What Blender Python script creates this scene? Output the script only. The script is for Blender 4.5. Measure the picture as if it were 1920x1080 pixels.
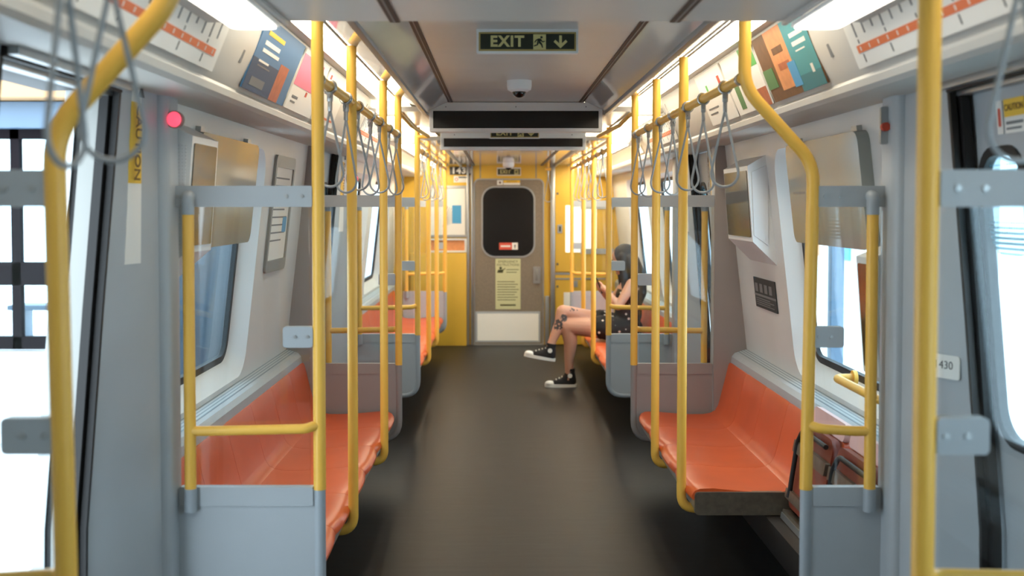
import bpy, bmesh, math, random
from mathutils import Vector, Matrix, Quaternion
random.seed(7)
PI = math.pi
scn = bpy.context.scene
for o in list(bpy.data.objects):
    bpy.data.objects.remove(o)
COL = scn.collection

# ------------------------------------------------------------------ camera, sky, exposure
CX, CZ = -0.10, 1.60
cam_d = bpy.data.cameras.new('camera')
cam = bpy.data.objects.new('camera', cam_d)
COL.objects.link(cam)
cam_d.sensor_width = 36.0
cam_d.lens = 36.0 * 2075.0 / 1920.0
PITCH = 2.0
cam.location = (CX, 0, CZ)
cam.rotation_euler = (math.radians(90 - PITCH), 0, 0)
cam_d.shift_x = 24 / 1920
cam_d.shift_y = -(152 - 2075 * math.tan(math.radians(PITCH))) / 1920
cam_d.clip_start = 0.05
cam_d.dof.use_dof = True
cam_d.dof.focus_distance = 5.2
cam_d.dof.aperture_fstop = 2.6
scn.camera = cam

world = bpy.data.worlds.new('sky')
scn.world = world
world.use_nodes = True
bg = world.node_tree.nodes['Background']
bg.inputs[0].default_value = (0.74, 0.89, 1.0, 1)
bg.inputs[1].default_value = 6.5

scn.view_settings.view_transform = 'Standard'
scn.view_settings.look = 'None'
scn.view_settings.gamma = 1.0
scn.view_settings.exposure = 0.08
scn.view_settings.use_curve_mapping = False
LAMP = 10.5                      # radiance of the ceiling light diffusers
LAMP_COL = (1.0, 0.90, 0.72)

# ------------------------------------------------------------------ materials
def srgb(r, g, b):
    f = lambda c: (c / 255 / 12.92) if c / 255 <= 0.04045 else ((c / 255 + 0.055) / 1.055) ** 2.4
    return (f(r), f(g), f(b), 1)

def mat(name, rgb, rough=0.5, metal=0.0, noise=0.0, nscale=20.0, bump=0.0, bscale=200.0, emit=None, es=0.0, coat=0.0, spec=0.5):
    m = bpy.data.materials.new(name)
    m.use_nodes = True
    nt = m.node_tree
    p = nt.nodes['Principled BSDF']
    c = srgb(*rgb)
    p.inputs['Base Color'].default_value = c
    p.inputs['Roughness'].default_value = rough
    p.inputs['Metallic'].default_value = metal
    p.inputs['Specular IOR Level'].default_value = spec
    if coat:
        p.inputs['Coat Weight'].default_value = coat
        p.inputs['Coat Roughness'].default_value = 0.15
    if noise or bump:
        tc = nt.nodes.new('ShaderNodeTexCoord')
    if noise:
        n = nt.nodes.new('ShaderNodeTexNoise')
        n.inputs['Scale'].default_value = nscale
        n.inputs['Detail'].default_value = 5
        r = nt.nodes.new('ShaderNodeMapRange')
        r.inputs['From Min'].default_value = 0.3
        r.inputs['From Max'].default_value = 0.7
        r.inputs['To Min'].default_value = 1 - noise
        r.inputs['To Max'].default_value = 1 + noise
        mx = nt.nodes.new('ShaderNodeMix')
        mx.data_type = 'RGBA'
        mx.blend_type = 'MULTIPLY'
        mx.inputs[0].default_value = 1
        mx.inputs[6].default_value = c
        nt.links.new(tc.outputs['Object'], n.inputs['Vector'])
        nt.links.new(n.outputs['Fac'], r.inputs['Value'])
        nt.links.new(r.outputs['Result'], mx.inputs[7])
        nt.links.new(mx.outputs[2], p.inputs['Base Color'])
    if bump:
        n2 = nt.nodes.new('ShaderNodeTexNoise')
        n2.inputs['Scale'].default_value = bscale
        b = nt.nodes.new('ShaderNodeBump')
        b.inputs['Strength'].default_value = bump
        b.inputs['Distance'].default_value = 0.01
        nt.links.new(tc.outputs['Object'], n2.inputs['Vector'])
        nt.links.new(n2.outputs['Fac'], b.inputs['Height'])
        nt.links.new(b.outputs['Normal'], p.inputs['Normal'])
    if emit:
        p.inputs['Emission Color'].default_value = (*emit, 1)
        p.inputs['Emission Strength'].default_value = es
    return m

def glass_mat(name, tint=(0.93, 0.97, 0.97), refl=0.12, rough=0.03):
    m = bpy.data.materials.new(name)
    m.use_nodes = True
    nt = m.node_tree
    nt.nodes.remove(nt.nodes['Principled BSDF'])
    out = nt.nodes['Material Output']
    t = nt.nodes.new('ShaderNodeBsdfTransparent')
    t.inputs[0].default_value = (*tint, 1)
    g = nt.nodes.new('ShaderNodeBsdfGlossy')
    g.inputs['Roughness'].default_value = rough
    lw = nt.nodes.new('ShaderNodeLayerWeight')
    lw.inputs[0].default_value = 0.5
    pw = nt.nodes.new('ShaderNodeMath')
    pw.operation = 'POWER'
    pw.inputs[1].default_value = 5.0
    ad = nt.nodes.new('ShaderNodeMath')
    ad.operation = 'MULTIPLY_ADD'
    ad.use_clamp = True
    ad.inputs[1].default_value = 0.45
    ad.inputs[2].default_value = refl * 0.5
    mx = nt.nodes.new('ShaderNodeMixShader')
    nt.links.new(lw.outputs['Facing'], pw.inputs[0])
    nt.links.new(pw.outputs[0], ad.inputs[0])
    nt.links.new(ad.outputs[0], mx.inputs[0])
    nt.links.new(t.outputs[0], mx.inputs[1])
    nt.links.new(g.outputs[0], mx.inputs[2])
    nt.links.new(mx.outputs[0], out.inputs[0])
    return m

M = {}
M['yellow'] = mat('yellow_powder_coat', (244, 190, 80), 0.38, bump=0.05, bscale=350)
M['grey_sleeve'] = mat('grey_sleeve', (160, 168, 174), 0.4)
M['orange'] = mat('orange_plastic', (206, 88, 38), 0.36, noise=0.05, nscale=6)
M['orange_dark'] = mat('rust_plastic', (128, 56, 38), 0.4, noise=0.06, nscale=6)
M['blue_grey'] = mat('blue_grey_panel', (172, 178, 182), 0.42, noise=0.03, nscale=4, bump=0.03, bscale=300)
M['warm_grey'] = mat('warm_grey_panel', (150, 142, 138), 0.45, noise=0.03, nscale=4)
M['white_wall'] = mat('white_wall_panel', (214, 214, 211), 0.4, noise=0.02, nscale=3)
M['cove'] = mat('cove_panel', (206, 204, 197), 0.45, noise=0.02, nscale=3)
M['ceiling'] = mat('ceiling_panel', (196, 194, 190), 0.30, noise=0.03, nscale=5)
M['ceiling_gloss'] = mat('glossy_ceiling_panel', (190, 192, 192), 0.07, noise=0.02, nscale=5)
M['trim_brown'] = mat('dark_ceiling_groove', (58, 42, 36), 0.5)
M['alu'] = mat('aluminium', (178, 180, 180), 0.35, metal=0.8)
M['alu_dull'] = mat('dull_aluminium', (150, 150, 146), 0.5, metal=0.5)
M['steel_dark'] = mat('dark_brushed_steel', (122, 112, 98), 0.42, metal=0.6, noise=0.15, nscale=40)
M['black'] = mat('black_rubber', (22, 19, 18), 0.55)
M['gloss_black'] = mat('gloss_black', (14, 11, 11), 0.25)
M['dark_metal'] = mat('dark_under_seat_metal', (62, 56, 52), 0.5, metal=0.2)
M['end_yellow'] = mat('yellow_end_wall', (226, 182, 64), 0.42, noise=0.03, nscale=4)
M['door_taupe'] = mat('taupe_door_skin', (132, 120, 104), 0.55, noise=0.10, nscale=60)
M['white'] = mat('white_plastic', (226, 228, 228), 0.4)
M['cream'] = mat('cream_print', (206, 206, 160), 0.5)
M['olive_ink'] = mat('olive_ink', (62, 64, 30), 0.6)
M['paper'] = mat('white_paper', (235, 233, 226), 0.55)
M['grey_ink'] = mat('grey_ink', (120, 122, 124), 0.6)
M['dark_ink'] = mat('dark_ink', (50, 56, 58), 0.6)
M['map_orange'] = mat('map_orange', (226, 116, 66), 0.5)
M['strap'] = mat('grey_wire_strap', (150, 155, 158), 0.4)
M['clamp'] = mat('steel_clamp', (176, 178, 178), 0.3, metal=0.7)
M['sign_green'] = mat('sign_dark_green', (28, 34, 20), 0.4)
M['sign_glow'] = mat('sign_pale_yellow', (198, 188, 128), 0.5)
M['sign_gold'] = mat('sign_gold_border', (168, 146, 84), 0.5)
M['screen'] = mat('dark_glossy_screen', (58, 54, 44), 0.10, spec=0.9)
M['shade_glass'] = mat('grey_glass_panel', (140, 144, 140), 0.12, spec=0.9)
M['lamp'] = mat('lit_diffuser', (255, 250, 240), 0.5, emit=LAMP_COL, es=LAMP)
M['lamp_dim'] = mat('dimmer_lit_diffuser', (255, 250, 240), 0.5, emit=(1.0, 0.93, 0.80), es=LAMP * .3)
M['lamp_warm'] = mat('warm_lit_diffuser', (255, 248, 230), 0.5, emit=(1.0, 0.86, 0.62), es=LAMP * 2.3)
M['red_lamp'] = mat('lit_red_lamp', (235, 60, 80), 0.4, emit=(1, 0.08, 0.14), es=1.4)
M['caution'] = mat('caution_yellow', (240, 196, 60), 0.5)
M['caution_ink'] = mat('caution_ink', (120, 84, 30), 0.6)
M['teal'] = mat('teal_print', (66, 150, 158), 0.5)
M['teal_dark'] = mat('deep_teal_print', (52, 122, 130), 0.5)
M['peach'] = mat('peach_print', (222, 150, 98), 0.5, noise=0.1, nscale=30)
M['brown_p'] = mat('brown_print', (110, 74, 42), 0.5, noise=0.15, nscale=30)
M['green_p'] = mat('green_print', (86, 172, 84), 0.5)
M['leaf_p'] = mat('leaf_green_print', (84, 132, 84), 0.5)
M['blue_p'] = mat('blue_print', (72, 118, 160), 0.5)
M['navy_p'] = mat('navy_print', (48, 72, 104), 0.5)
M['pink_p'] = mat('pink_print', (232, 130, 158), 0.5)
M['red_p'] = mat('red_print', (196, 74, 52), 0.5)
M['rust_p'] = mat('rust_print', (180, 100, 66), 0.5, noise=0.15, nscale=30)
M['sky_p'] = mat('light_blue_print', (74, 156, 204), 0.5)
M['label_red'] = mat('label_red', (214, 84, 60), 0.5)
M['white_bright'] = mat('retroreflective_white', (244, 242, 228), 0.3)
M['tile'] = None
M['glass'] = glass_mat('partition_glass', (0.93, 0.96, 0.97), 0.09)
M['win_glass'] = glass_mat('window_glass', (0.80, 0.87, 0.90), 0.07)
M['skin'] = None
M['hair'] = mat('dark_brown_hair', (30, 21, 18), 0.6, noise=0.2, nscale=60, bump=0.4, bscale=120)
M['canvas'] = mat('black_canvas', (26, 25, 27), 0.8, bump=0.2, bscale=500)
M['rubber_white'] = mat('white_rubber', (232, 230, 222), 0.5)
M['ext_blue'] = mat('exterior_blue_grey', (92, 112, 132), 0.5)
M['ext_white'] = mat('exterior_white_stone', (236, 236, 234), 0.7)
M['ext_tan'] = mat('exterior_tan_cladding', (186, 146, 104), 0.7)
M['ext_dark'] = mat('exterior_dark_frame', (30, 26, 28), 0.9, spec=0.05)

def tile_mat():
    m = mat('platform_tiles', (225, 226, 226), 0.6)
    nt = m.node_tree
    p = nt.nodes['Principled BSDF']
    tc = nt.nodes.new('ShaderNodeTexCoord')
    b = nt.nodes.new('ShaderNodeTexBrick')
    b.offset = 0
    b.inputs['Color1'].default_value = srgb(226, 226, 226)
    b.inputs['Color2'].default_value = srgb(216, 218, 220)
    b.inputs['Mortar'].default_value = srgb(150, 154, 160)
    b.inputs['Scale'].default_value = 1.6
    b.inputs['Brick Width'].default_value = 0.7
    b.inputs['Row Height'].default_value = 0.7
    b.inputs['Mortar Size'].default_value = 0.01
    nt.links.new(tc.outputs['Object'], b.inputs['Vector'])
    nt.links.new(b.outputs['Color'], p.inputs['Base Color'])
    return m
M['tile'] = tile_mat()

def floor_mat():
    m = mat('rubber_floor', (36, 36, 37), 0.45, spec=0.3)
    nt = m.node_tree
    p = nt.nodes['Principled BSDF']
    tc = nt.nodes.new('ShaderNodeTexCoord')
    mp = nt.nodes.new('ShaderNodeMapping')
    mp.inputs['Scale'].default_value = (1.2, 9, 1)
    n = nt.nodes.new('ShaderNodeTexNoise')
    n.inputs['Scale'].default_value = 3
    n.inputs['Detail'].default_value = 6
    r = nt.nodes.new('ShaderNodeValToRGB')
    r.color_ramp.elements[0].position = 0.3
    r.color_ramp.elements[0].color = srgb(24, 23, 23)
    r.color_ramp.elements[1].position = 0.7
    r.color_ramp.elements[1].color = srgb(36, 36, 37)
    n2 = nt.nodes.new('ShaderNodeTexNoise')
    n2.inputs['Scale'].default_value = 260
    b = nt.nodes.new('ShaderNodeBump')
    b.inputs['Strength'].default_value = 0.12
    b.inputs['Distance'].default_value = 0.01
    nt.links.new(tc.outputs['Object'], mp.inputs[0])
    nt.links.new(mp.outputs[0], n.inputs['Vector'])
    nt.links.new(n.outputs['Fac'], r.inputs[0])
    nt.links.new(r.outputs[0], p.inputs['Base Color'])
    nt.links.new(tc.outputs['Object'], n2.inputs['Vector'])
    nt.links.new(n2.outputs['Fac'], b.inputs['Height'])
    nt.links.new(b.outputs['Normal'], p.inputs['Normal'])
    return m
M['floor'] = floor_mat()

def stripes_mat(name, c1, c2, scale, axis='Z', rough=0.4, metal=0.0, dots=False):
    m = mat(name, (200, 200, 200), rough, metal)
    nt = m.node_tree
    p = nt.nodes['Principled BSDF']
    tc = nt.nodes.new('ShaderNodeTexCoord')
    if dots:
        w = nt.nodes.new('ShaderNodeTexVoronoi')
        w.inputs['Randomness'].default_value = 0
        w.inputs['Scale'].default_value = scale
        src = w.outputs['Distance']
    else:
        w = nt.nodes.new('ShaderNodeTexWave')
        w.bands_direction = axis
        w.inputs['Scale'].default_value = scale
        src = w.outputs['Fac']
    r = nt.nodes.new('ShaderNodeValToRGB')
    r.color_ramp.elements[0].position = 0.28
    r.color_ramp.elements[0].color = srgb(*c1)
    r.color_ramp.elements[1].position = 0.42
    r.color_ramp.elements[1].color = srgb(*c2)
    nt.links.new(tc.outputs['Object'], w.inputs['Vector'])
    nt.links.new(src, r.inputs[0])
    nt.links.new(r.outputs[0], p.inputs['Base Color'])
    return m
M['perf'] = stripes_mat('perforated_white', (150, 150, 150), (222, 224, 226), 90, dots=True)
M['grille'] = stripes_mat('heater_grille', (120, 134, 142), (182, 190, 194), 22, 'X')
M['kick'] = stripes_mat('ribbed_kick_plate', (232, 232, 224), (254, 253, 246), 28, 'Z', 0.35)

def film_mat():
    m = bpy.data.materials.new('dotted_window_film')
    m.use_nodes = True
    nt = m.node_tree
    p = nt.nodes['Principled BSDF']
    p.inputs['Base Color'].default_value = srgb(70, 150, 170)
    out = nt.nodes['Material Output']
    t = nt.nodes.new('ShaderNodeBsdfTransparent')
    t.inputs[0].default_value = (0.85, 0.92, 0.94, 1)
    tc = nt.nodes.new('ShaderNodeTexCoord')
    v = nt.nodes.new('ShaderNodeTexVoronoi')
    v.inputs['Randomness'].default_value = 0.0
    v.inputs['Scale'].default_value = 70
    c = nt.nodes.new('ShaderNodeMath')
    c.operation = 'LESS_THAN'
    c.inputs[1].default_value = 0.36
    mx = nt.nodes.new('ShaderNodeMixShader')
    nt.links.new(tc.outputs['Object'], v.inputs['Vector'])
    nt.links.new(v.outputs['Distance'], c.inputs[0])
    nt.links.new(c.outputs[0], mx.inputs[0])
    nt.links.new(t.outputs[0], mx.inputs[1])
    nt.links.new(p.outputs[0], mx.inputs[2])
    nt.links.new(mx.outputs[0], out.inputs[0])
    return m
M['film'] = film_mat()

def polka_mat():
    m = mat('black_dress_white_dots', (20, 18, 20), 0.8)
    nt = m.node_tree
    p = nt.nodes['Principled BSDF']
    tc = nt.nodes.new('ShaderNodeTexCoord')
    v = nt.nodes.new('ShaderNodeTexVoronoi')
    v.inputs['Scale'].default_value = 17
    v.inputs['Randomness'].default_value = 0.8
    r = nt.nodes.new('ShaderNodeValToRGB')
    r.color_ramp.elements[0].position = 0.17
    r.color_ramp.elements[0].color = srgb(220, 214, 206)
    r.color_ramp.elements[1].position = 0.21
    r.color_ramp.elements[1].color = srgb(20, 18, 20)
    nt.links.new(tc.outputs['Object'], v.inputs['Vector'])
    nt.links.new(v.outputs['Distance'], r.inputs[0])
    nt.links.new(r.outputs[0], p.inputs['Base Color'])
    return m
M['polka'] = polka_mat()

def skin_mat(marks):
    m = mat('skin_with_tattoos', (196, 146, 120), 0.5)
    nt = m.node_tree
    p = nt.nodes['Principled BSDF']
    p.inputs['Subsurface Weight'].default_value = 0.08
    tc = nt.nodes.new('ShaderNodeTexCoord')
    n = nt.nodes.new('ShaderNodeTexNoise')
    n.inputs['Scale'].default_value = 55
    n.inputs['Detail'].default_value = 3
    nt.links.new(tc.outputs['Object'], n.inputs['Vector'])
    acc = None
    for (x, y, z, rad) in marks:
        d = nt.nodes.new('ShaderNodeVectorMath')
        d.operation = 'DISTANCE'
        d.inputs[1].default_value = (x, y, z)
        nt.links.new(tc.outputs['Object'], d.inputs[0])
        q = nt.nodes.new('ShaderNodeMapRange')
        q.inputs['From Min'].default_value = rad * 0.5
        q.inputs['From Max'].default_value = rad
        q.inputs['To Min'].default_value = 0.16
        q.inputs['To Max'].default_value = -0.5
        nt.links.new(d.outputs['Value'], q.inputs['Value'])
        if acc is None:
            acc = q.outputs[0]
        else:
            mm = nt.nodes.new('ShaderNodeMath')
            mm.operation = 'MAXIMUM'
            nt.links.new(acc, mm.inputs[0])
            nt.links.new(q.outputs[0], mm.inputs[1])
            acc = mm.outputs[0]
    s = nt.nodes.new('ShaderNodeMath')
    s.operation = 'ADD'
    nt.links.new(n.outputs['Fac'], s.inputs[0])
    nt.links.new(acc, s.inputs[1])
    g = nt.nodes.new('ShaderNodeMapRange')
    g.inputs['From Min'].default_value = 0.56
    g.inputs['From Max'].default_value = 0.62
    nt.links.new(s.outputs[0], g.inputs['Value'])
    mx = nt.nodes.new('ShaderNodeMix')
    mx.data_type = 'RGBA'
    mx.inputs[6].default_value = srgb(196, 146, 120)
    mx.inputs[7].default_value = srgb(66, 60, 58)
    nt.links.new(g.outputs[0], mx.inputs[0])
    nt.links.new(mx.outputs[2], p.inputs['Base Color'])
    return m

# ------------------------------------------------------------------ mesh helpers
class F:
    """A local frame: origin, u (right), v (up); n = u x v."""
    def __init__(s, o, u, v):
        s.o = Vector(o); s.u = Vector(u).normalized(); s.v = Vector(v).normalized(); s.n = s.u.cross(s.v).normalized()
    def p(s, u, v, n=0.0):
        return s.o + s.u * u + s.v * v + s.n * n
    def at(s, u, v, n=0.0):
        return F(s.p(u, v, n), s.u, s.v)
WORLD = F((0, 0, 0), (1, 0, 0), (0, 1, 0))
def front(x, y, z):          # a frame on a face that looks towards the camera (-Y)
    return F((x, y, z), (1, 0, 0), (0, 0, 1))

def rr(u0, u1, v0, v1, r, seg=6, corners=(1, 1, 1, 1)):
    """rounded rectangle outline, corners: bl, br, tr, tl"""
    pts = []
    cs = [((u0, v0), (1, 1), PI), ((u1, v0), (-1, 1), 1.5 * PI), ((u1, v1), (-1, -1), 0), ((u0, v1), (1, -1), 0.5 * PI)]
    for i, ((x, y), (sx, sy), a) in enumerate(cs):
        if not corners[i] or r <= 0:
            pts.append((x, y))
            continue
        cx, cy = x + sx * r, y + sy * r
        for k in range(seg + 1):
            t = a + k / seg * PI / 2
            pts.append((cx + r * math.cos(t), cy + r * math.sin(t)))
    return pts

class MB:
    def __init__(s):
        s.bm = bmesh.new()
    def prism(s, f, outer, n0, n1, holes=()):
        bm = bmesh.new()
        edges = []
        for lp in [outer, *holes]:
            vs = [bm.verts.new(f.p(a, b, n0)) for a, b in lp]
            for i in range(len(vs)):
                edges.append(bm.edges.new((vs[i], vs[(i + 1) % len(vs)])))
        bmesh.ops.triangle_fill(bm, use_beauty=True, use_dissolve=False, edges=edges, normal=f.n)
        ext = bmesh.ops.extrude_face_region(bm, geom=list(bm.faces))
        vs = [g for g in ext['geom'] if isinstance(g, bmesh.types.BMVert)]
        bmesh.ops.translate(bm, verts=vs, vec=f.n * (n1 - n0))
        bmesh.ops.recalc_face_normals(bm, faces=list(bm.faces))
        s._join(bm)
        return s
    def _join(s, bm):
        me = bpy.data.meshes.new('tmp')
        bm.to_mesh(me)
        bm.free()
        s.bm.from_mesh(me)
        bpy.data.meshes.remove(me)
    def plate(s, f, u0, u1, v0, v1, n0, n1, r=0.0, holes=(), seg=6):
        return s.prism(f, rr(u0, u1, v0, v1, r, seg), n0, n1, holes)
    def box(s, x0, x1, y0, y1, z0, z1, bevel=0.0, seg=2):
        bm = bmesh.new()
        bmesh.ops.create_cube(bm, size=1)
        for v in bm.verts:
            v.co = Vector(((x0 + x1) / 2 + v.co.x * (x1 - x0), (y0 + y1) / 2 + v.co.y * (y1 - y0), (z0 + z1) / 2 + v.co.z * (z1 - z0)))
        if bevel:
            bmesh.ops.bevel(bm, geom=list(bm.edges), offset=bevel, segments=seg, profile=0.6, affect='EDGES')
        bmesh.ops.recalc_face_normals(bm, faces=list(bm.faces))
        s._join(bm)
        return s
    def rings(s, rings, closed_ring=True, cap=True):
        bm = s.bm
        vv = [[bm.verts.new(p) for p in r] for r in rings]
        n = len(vv[0])
        fs = []
        for a, b in zip(vv[:-1], vv[1:]):
            for i in range(n if closed_ring else n - 1):
                j = (i + 1) % n
                fs.append(bm.faces.new((a[i], a[j], b[j], b[i])))
        if cap and closed_ring:
            fs.append(bm.faces.new(vv[0][::-1]))
            fs.append(bm.faces.new(vv[-1]))
        bmesh.ops.recalc_face_normals(bm, faces=fs)
        return s
    def tube(s, pts, rad, seg=14, fillet=0.0, closed=False, fs=6):
        pts = [Vector(p) for p in pts]
        if fillet and len(pts) > 2:
            out = [pts[0]]
            for a, b, c in zip(pts[:-2], pts[1:-1], pts[2:]):
                d1, d2 = (a - b), (c - b)
                ang = d1.angle(d2)
                if ang > PI - 0.02:
                    out.append(b)
                    continue
                t = min(fillet / math.tan(ang / 2), d1.length * 0.49, d2.length * 0.49)
                p1, p2 = b + d1.normalized() * t, b + d2.normalized() * t
                for k in range(fs + 1):
                    w = k / fs
                    out.append(p1 * (1 - w) ** 2 + b * 2 * w * (1 - w) + p2 * w * w)
            out.append(pts[-1])
            pts = out
        n = len(pts)
        rads = rad if isinstance(rad, (list, tuple)) else [rad] * n
        tang = []
        for i in range(n):
            if closed:
                t = pts[(i + 1) % n] - pts[i - 1]
            else:
                t = pts[min(i + 1, n - 1)] - pts[max(i - 1, 0)]
            tang.append(t.normalized())
        up = Vector((0, 0, 1)) if abs(tang[0].z) < 0.9 else Vector((1, 0, 0))
        a = tang[0].cross(up).normalized()
        rings = []
        for i in range(n):
            if i:
                q = tang[i - 1].rotation_difference(tang[i])
                a = (q @ a).normalized()
            b = tang[i].cross(a).normalized()
            rings.append([pts[i] + (a * math.cos(k / seg * 2 * PI) + b * math.sin(k / seg * 2 * PI)) * rads[i] for k in range(seg)])
        if closed:
            rings.append(rings[0])
            s.rings(rings, True, False)
            bmesh.ops.remove_doubles(s.bm, verts=list(s.bm.verts), dist=1e-5)
        else:
            s.rings(rings)
        return s
    def cyl(s, p0, p1, r, seg=20, r1=None):
        return s.tube([p0, p1], [r, r if r1 is None else r1], seg)
    def ball(s, c, rx, ry=None, rz=None, rot=None, sub=3):
        ry = rx if ry is None else ry
        rz = rx if rz is None else rz
        bm = bmesh.new()
        bmesh.ops.create_icosphere(bm, subdivisions=sub, radius=1)
        for v in bm.verts:
            p = Vector((v.co.x * rx, v.co.y * ry, v.co.z * rz))
            if rot is not None:
                p = rot @ p
            v.co = p + Vector(c)
        s._join(bm)
        return s
    def limb(s, pts, rads, n=6):
        """overlapping balls and tapered tubes along a chain, for a body that is then fused"""
        for i in range(len(pts) - 1):
            s.tube([pts[i], pts[i + 1]], [rads[i], rads[i + 1]], 16)
        for p, r in zip(pts, rads):
            s.ball(p, r, sub=2)
        return s
    def build(s, name, m, parent=None, angle=35, smooth=True):
        me = bpy.data.meshes.new(name)
        s.bm.to_mesh(me)
        s.bm.free()
        o = bpy.data.objects.new(name, me)
        COL.objects.link(o)
        me.materials.append(M[m] if isinstance(m, str) else m)
        if smooth:
            for p in me.polygons:
                p.use_smooth = True
            me.set_sharp_from_angle(angle=math.radians(angle))
        if parent is not None:
            o.parent = parent
        return o

def tag(o, label, cat, group=None, kind=None):
    o['label'] = label
    o['category'] = cat
    if group:
        o['group'] = group
    if kind:
        o['kind'] = kind
    return o
def thing(name, label, cat, group=None, loc=(0, 0, 0), rz=0):
    o = bpy.data.objects.new(name, None)
    o.empty_display_size = 0.1
    COL.objects.link(o)
    o.location = loc
    o.rotation_euler = (0, 0, rz)
    return tag(o, label, cat, group)
def struct(o, label=None):
    o['kind'] = 'structure'
    if label:
        o['label'] = label
    return o
def text(name, body, size, f, m, parent, align='CENTER', bold=0.0, sx=1.0, extrude=0.0008):
    cu = bpy.data.curves.new('t', 'FONT')
    cu.body = body
    cu.size = size
    cu.align_x = align
    cu.align_y = 'CENTER'
    cu.extrude = extrude
    cu.offset = bold
    cu.resolution_u = 3
    if bold > .0011:
        cu.space_character = 1.14
    o = bpy.data.objects.new('t', cu)
    COL.objects.link(o)
    dg = bpy.context.evaluated_depsgraph_get()
    me = bpy.data.meshes.new_from_object(o.evaluated_get(dg))
    bpy.data.objects.remove(o)
    bpy.data.curves.remove(cu)
    for v in me.vertices:
        v.co = f.p(v.co.x * sx, v.co.y, v.co.z)
    me.materials.clear()
    me.materials.append(M[m])
    ob = bpy.data.objects.new(name, me)
    COL.objects.link(ob)
    if parent is not None:
        ob.parent = parent
    return ob
def copy_tree(o, parent=None):
    c = o.copy()
    COL.objects.link(c)
    if parent is not None:
        c.parent = parent
    for ch in list(o.children):
        copy_tree(ch, c)
    return c

SIDE = {-1: 'left', 1: 'right'}
Y0, YEND = -1.2, 12.81
VEST = [(2.03, 3.58), (6.42, 7.92)]         # door areas between partitions
P4 = 11.95

# ------------------------------------------------------------------ shell
struct(MB().box(-1.42, 1.42, Y0 - .1, YEND + .1, -0.12, 0.0).build('floor', 'floor'))
struct(MB().box(-1.45, 1.45, Y0 - .1, YEND + .1, 2.42, 2.5).build('ceiling', 'ceiling'))
struct(MB().box(-1.45, 1.45, Y0 - .1, Y0, 0.0, 2.42).build('wall_back', 'white_wall'))

def strip_panel(name, m, pts, y0, y1, th=0.006):
    """a panel whose cross-section is the polyline pts (x,z), run along the car"""
    b = MB()
    off = []
    P = [Vector((x, 0, z)) for x, z in pts]
    for i in range(len(P)):
        t = (P[min(i + 1, len(P) - 1)] - P[max(i - 1, 0)]).normalized()
        off.append(Vector((-t.z, 0, t.x)))
    loop = [p for p in P] + [P[i] + off[i] * th for i in reversed(range(len(P)))]
    b.rings([[Vector((p.x, y, p.z)) for p in loop] for y in (y0, y1)])
    return b.build(name, m, angle=25)

# high ceiling between the near door area and the first display, and lower slabs over the door areas / far end
struct(MB().box(-0.41, 0.41, 3.12, 6.70, 2.23, 2.26).build('ceiling', 'ceiling'))
for (a, b, z, w) in ((Y0, 3.12, 2.12, 0.69), (6.70, 8.02, 2.175, 0.69), (8.02, YEND, 2.08, 0.69)):
    struct(MB().box(-w, w, a, b, z, z + 0.03).build('ceiling', 'ceiling_gloss' if z < 2.1 else 'ceiling'))
struct(MB().box(-0.69, 0.69, 3.085, 3.12, 2.15, 2.41).build('ceiling', 'ceiling'))
k = 1
for s in (-1, 1):
    # sloping glossy panel with its metal rail
    struct(strip_panel('ceiling', 'ceiling_gloss', [(s * x, z) for x, z in ((0.41, 2.235), (0.545, 2.172))], 3.12, 6.70))
    struct(strip_panel('ceiling', 'ceiling_gloss', [(s * x, z) for x, z in ((0.545, 2.172), (0.558, 2.172), (0.562, 2.205), (0.71, 2.252), (0.712, 2.262))], 3.12, 6.70))
    struct(MB().box(min(s * .535, s * .56), max(s * .535, s * .56), 3.12, 6.70, 2.155, 2.176, .004).build('trim_%d' % k, 'alu')); k += 1
    for (a, b, z) in ((Y0, 3.12, 2.12), (3.12, 6.70, 2.23), (6.72, 8.0, 2.175), (8.02, YEND, 2.08)):
        x = s * 0.392
        struct(MB().box(x - .014, x + .014, a, b, z - .004, z + .01).build('trim_%d' % k, 'trim_brown')); k += 1
        struct(MB().box(x - .002, x + .002, a, b, z - .006, z - .003).build('trim_%d' % k, 'alu_dull')); k += 1
    # low-ceiling rail in the door area and far end
    for (a, b, z) in ((6.72, 8.0, 2.155), (8.03, YEND, 2.06)):
        struct(MB().box(min(s * .53, s * .55), max(s * .53, s * .55), a, b, z, z + .02, .004).build('trim_%d' % k, 'alu')); k += 1
    # cove: ledge, curved advertisement panel, light surround
    prof = [(1.20, 1.958), (1.04, 1.952), (1.005, 1.955), (0.990, 1.964), (0.985, 1.98), (0.990, 1.992), (0.985, 2.0)]
    for t in range(1, 9):
        w = t / 8
        prof.append((0.985 - 0.105 * w - 0.012 * math.sin(PI * w), 2.0 + 0.255 * w))
    prof += [(0.872, 2.256), (0.86, 2.254), (0.82, 2.256), (0.815, 2.285), (0.70, 2.292)]
    struct(strip_panel('wall_%s' % SIDE[s], 'cove', [(s * x, z) for x, z in prof], Y0, YEND, 0.006 * s))
    # seams of the cove hatches
    for (y, dy) in ((3.25, .004), (6.72, .004), (8.0, .004)):
        pass
    # the lower slabs fill the cove top
    for (a, b, z) in ((Y0, 3.12, 2.12), (6.70, 8.02, 2.175), (8.02, YEND, 2.08)):
        struct(MB().box(min(s * .69, s * .705), max(s * .69, s * .705), a, b, z - .012, z + .03, .003).build('ceiling', 'ceiling'))
        struct(MB().box(min(s * .845, s * .925), max(s * .845, s * .925), a, b, z - .004, z + .02, .003).build('ceiling', 'ceiling'))
    # filler over doors and windows
    struct(MB().box(min(s * 1.11, s * 1.45), max(s * 1.11, s * 1.45), Y0, YEND, 1.962, 2.42).build('wall_%s' % SIDE[s], 'white_wall'))

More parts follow.
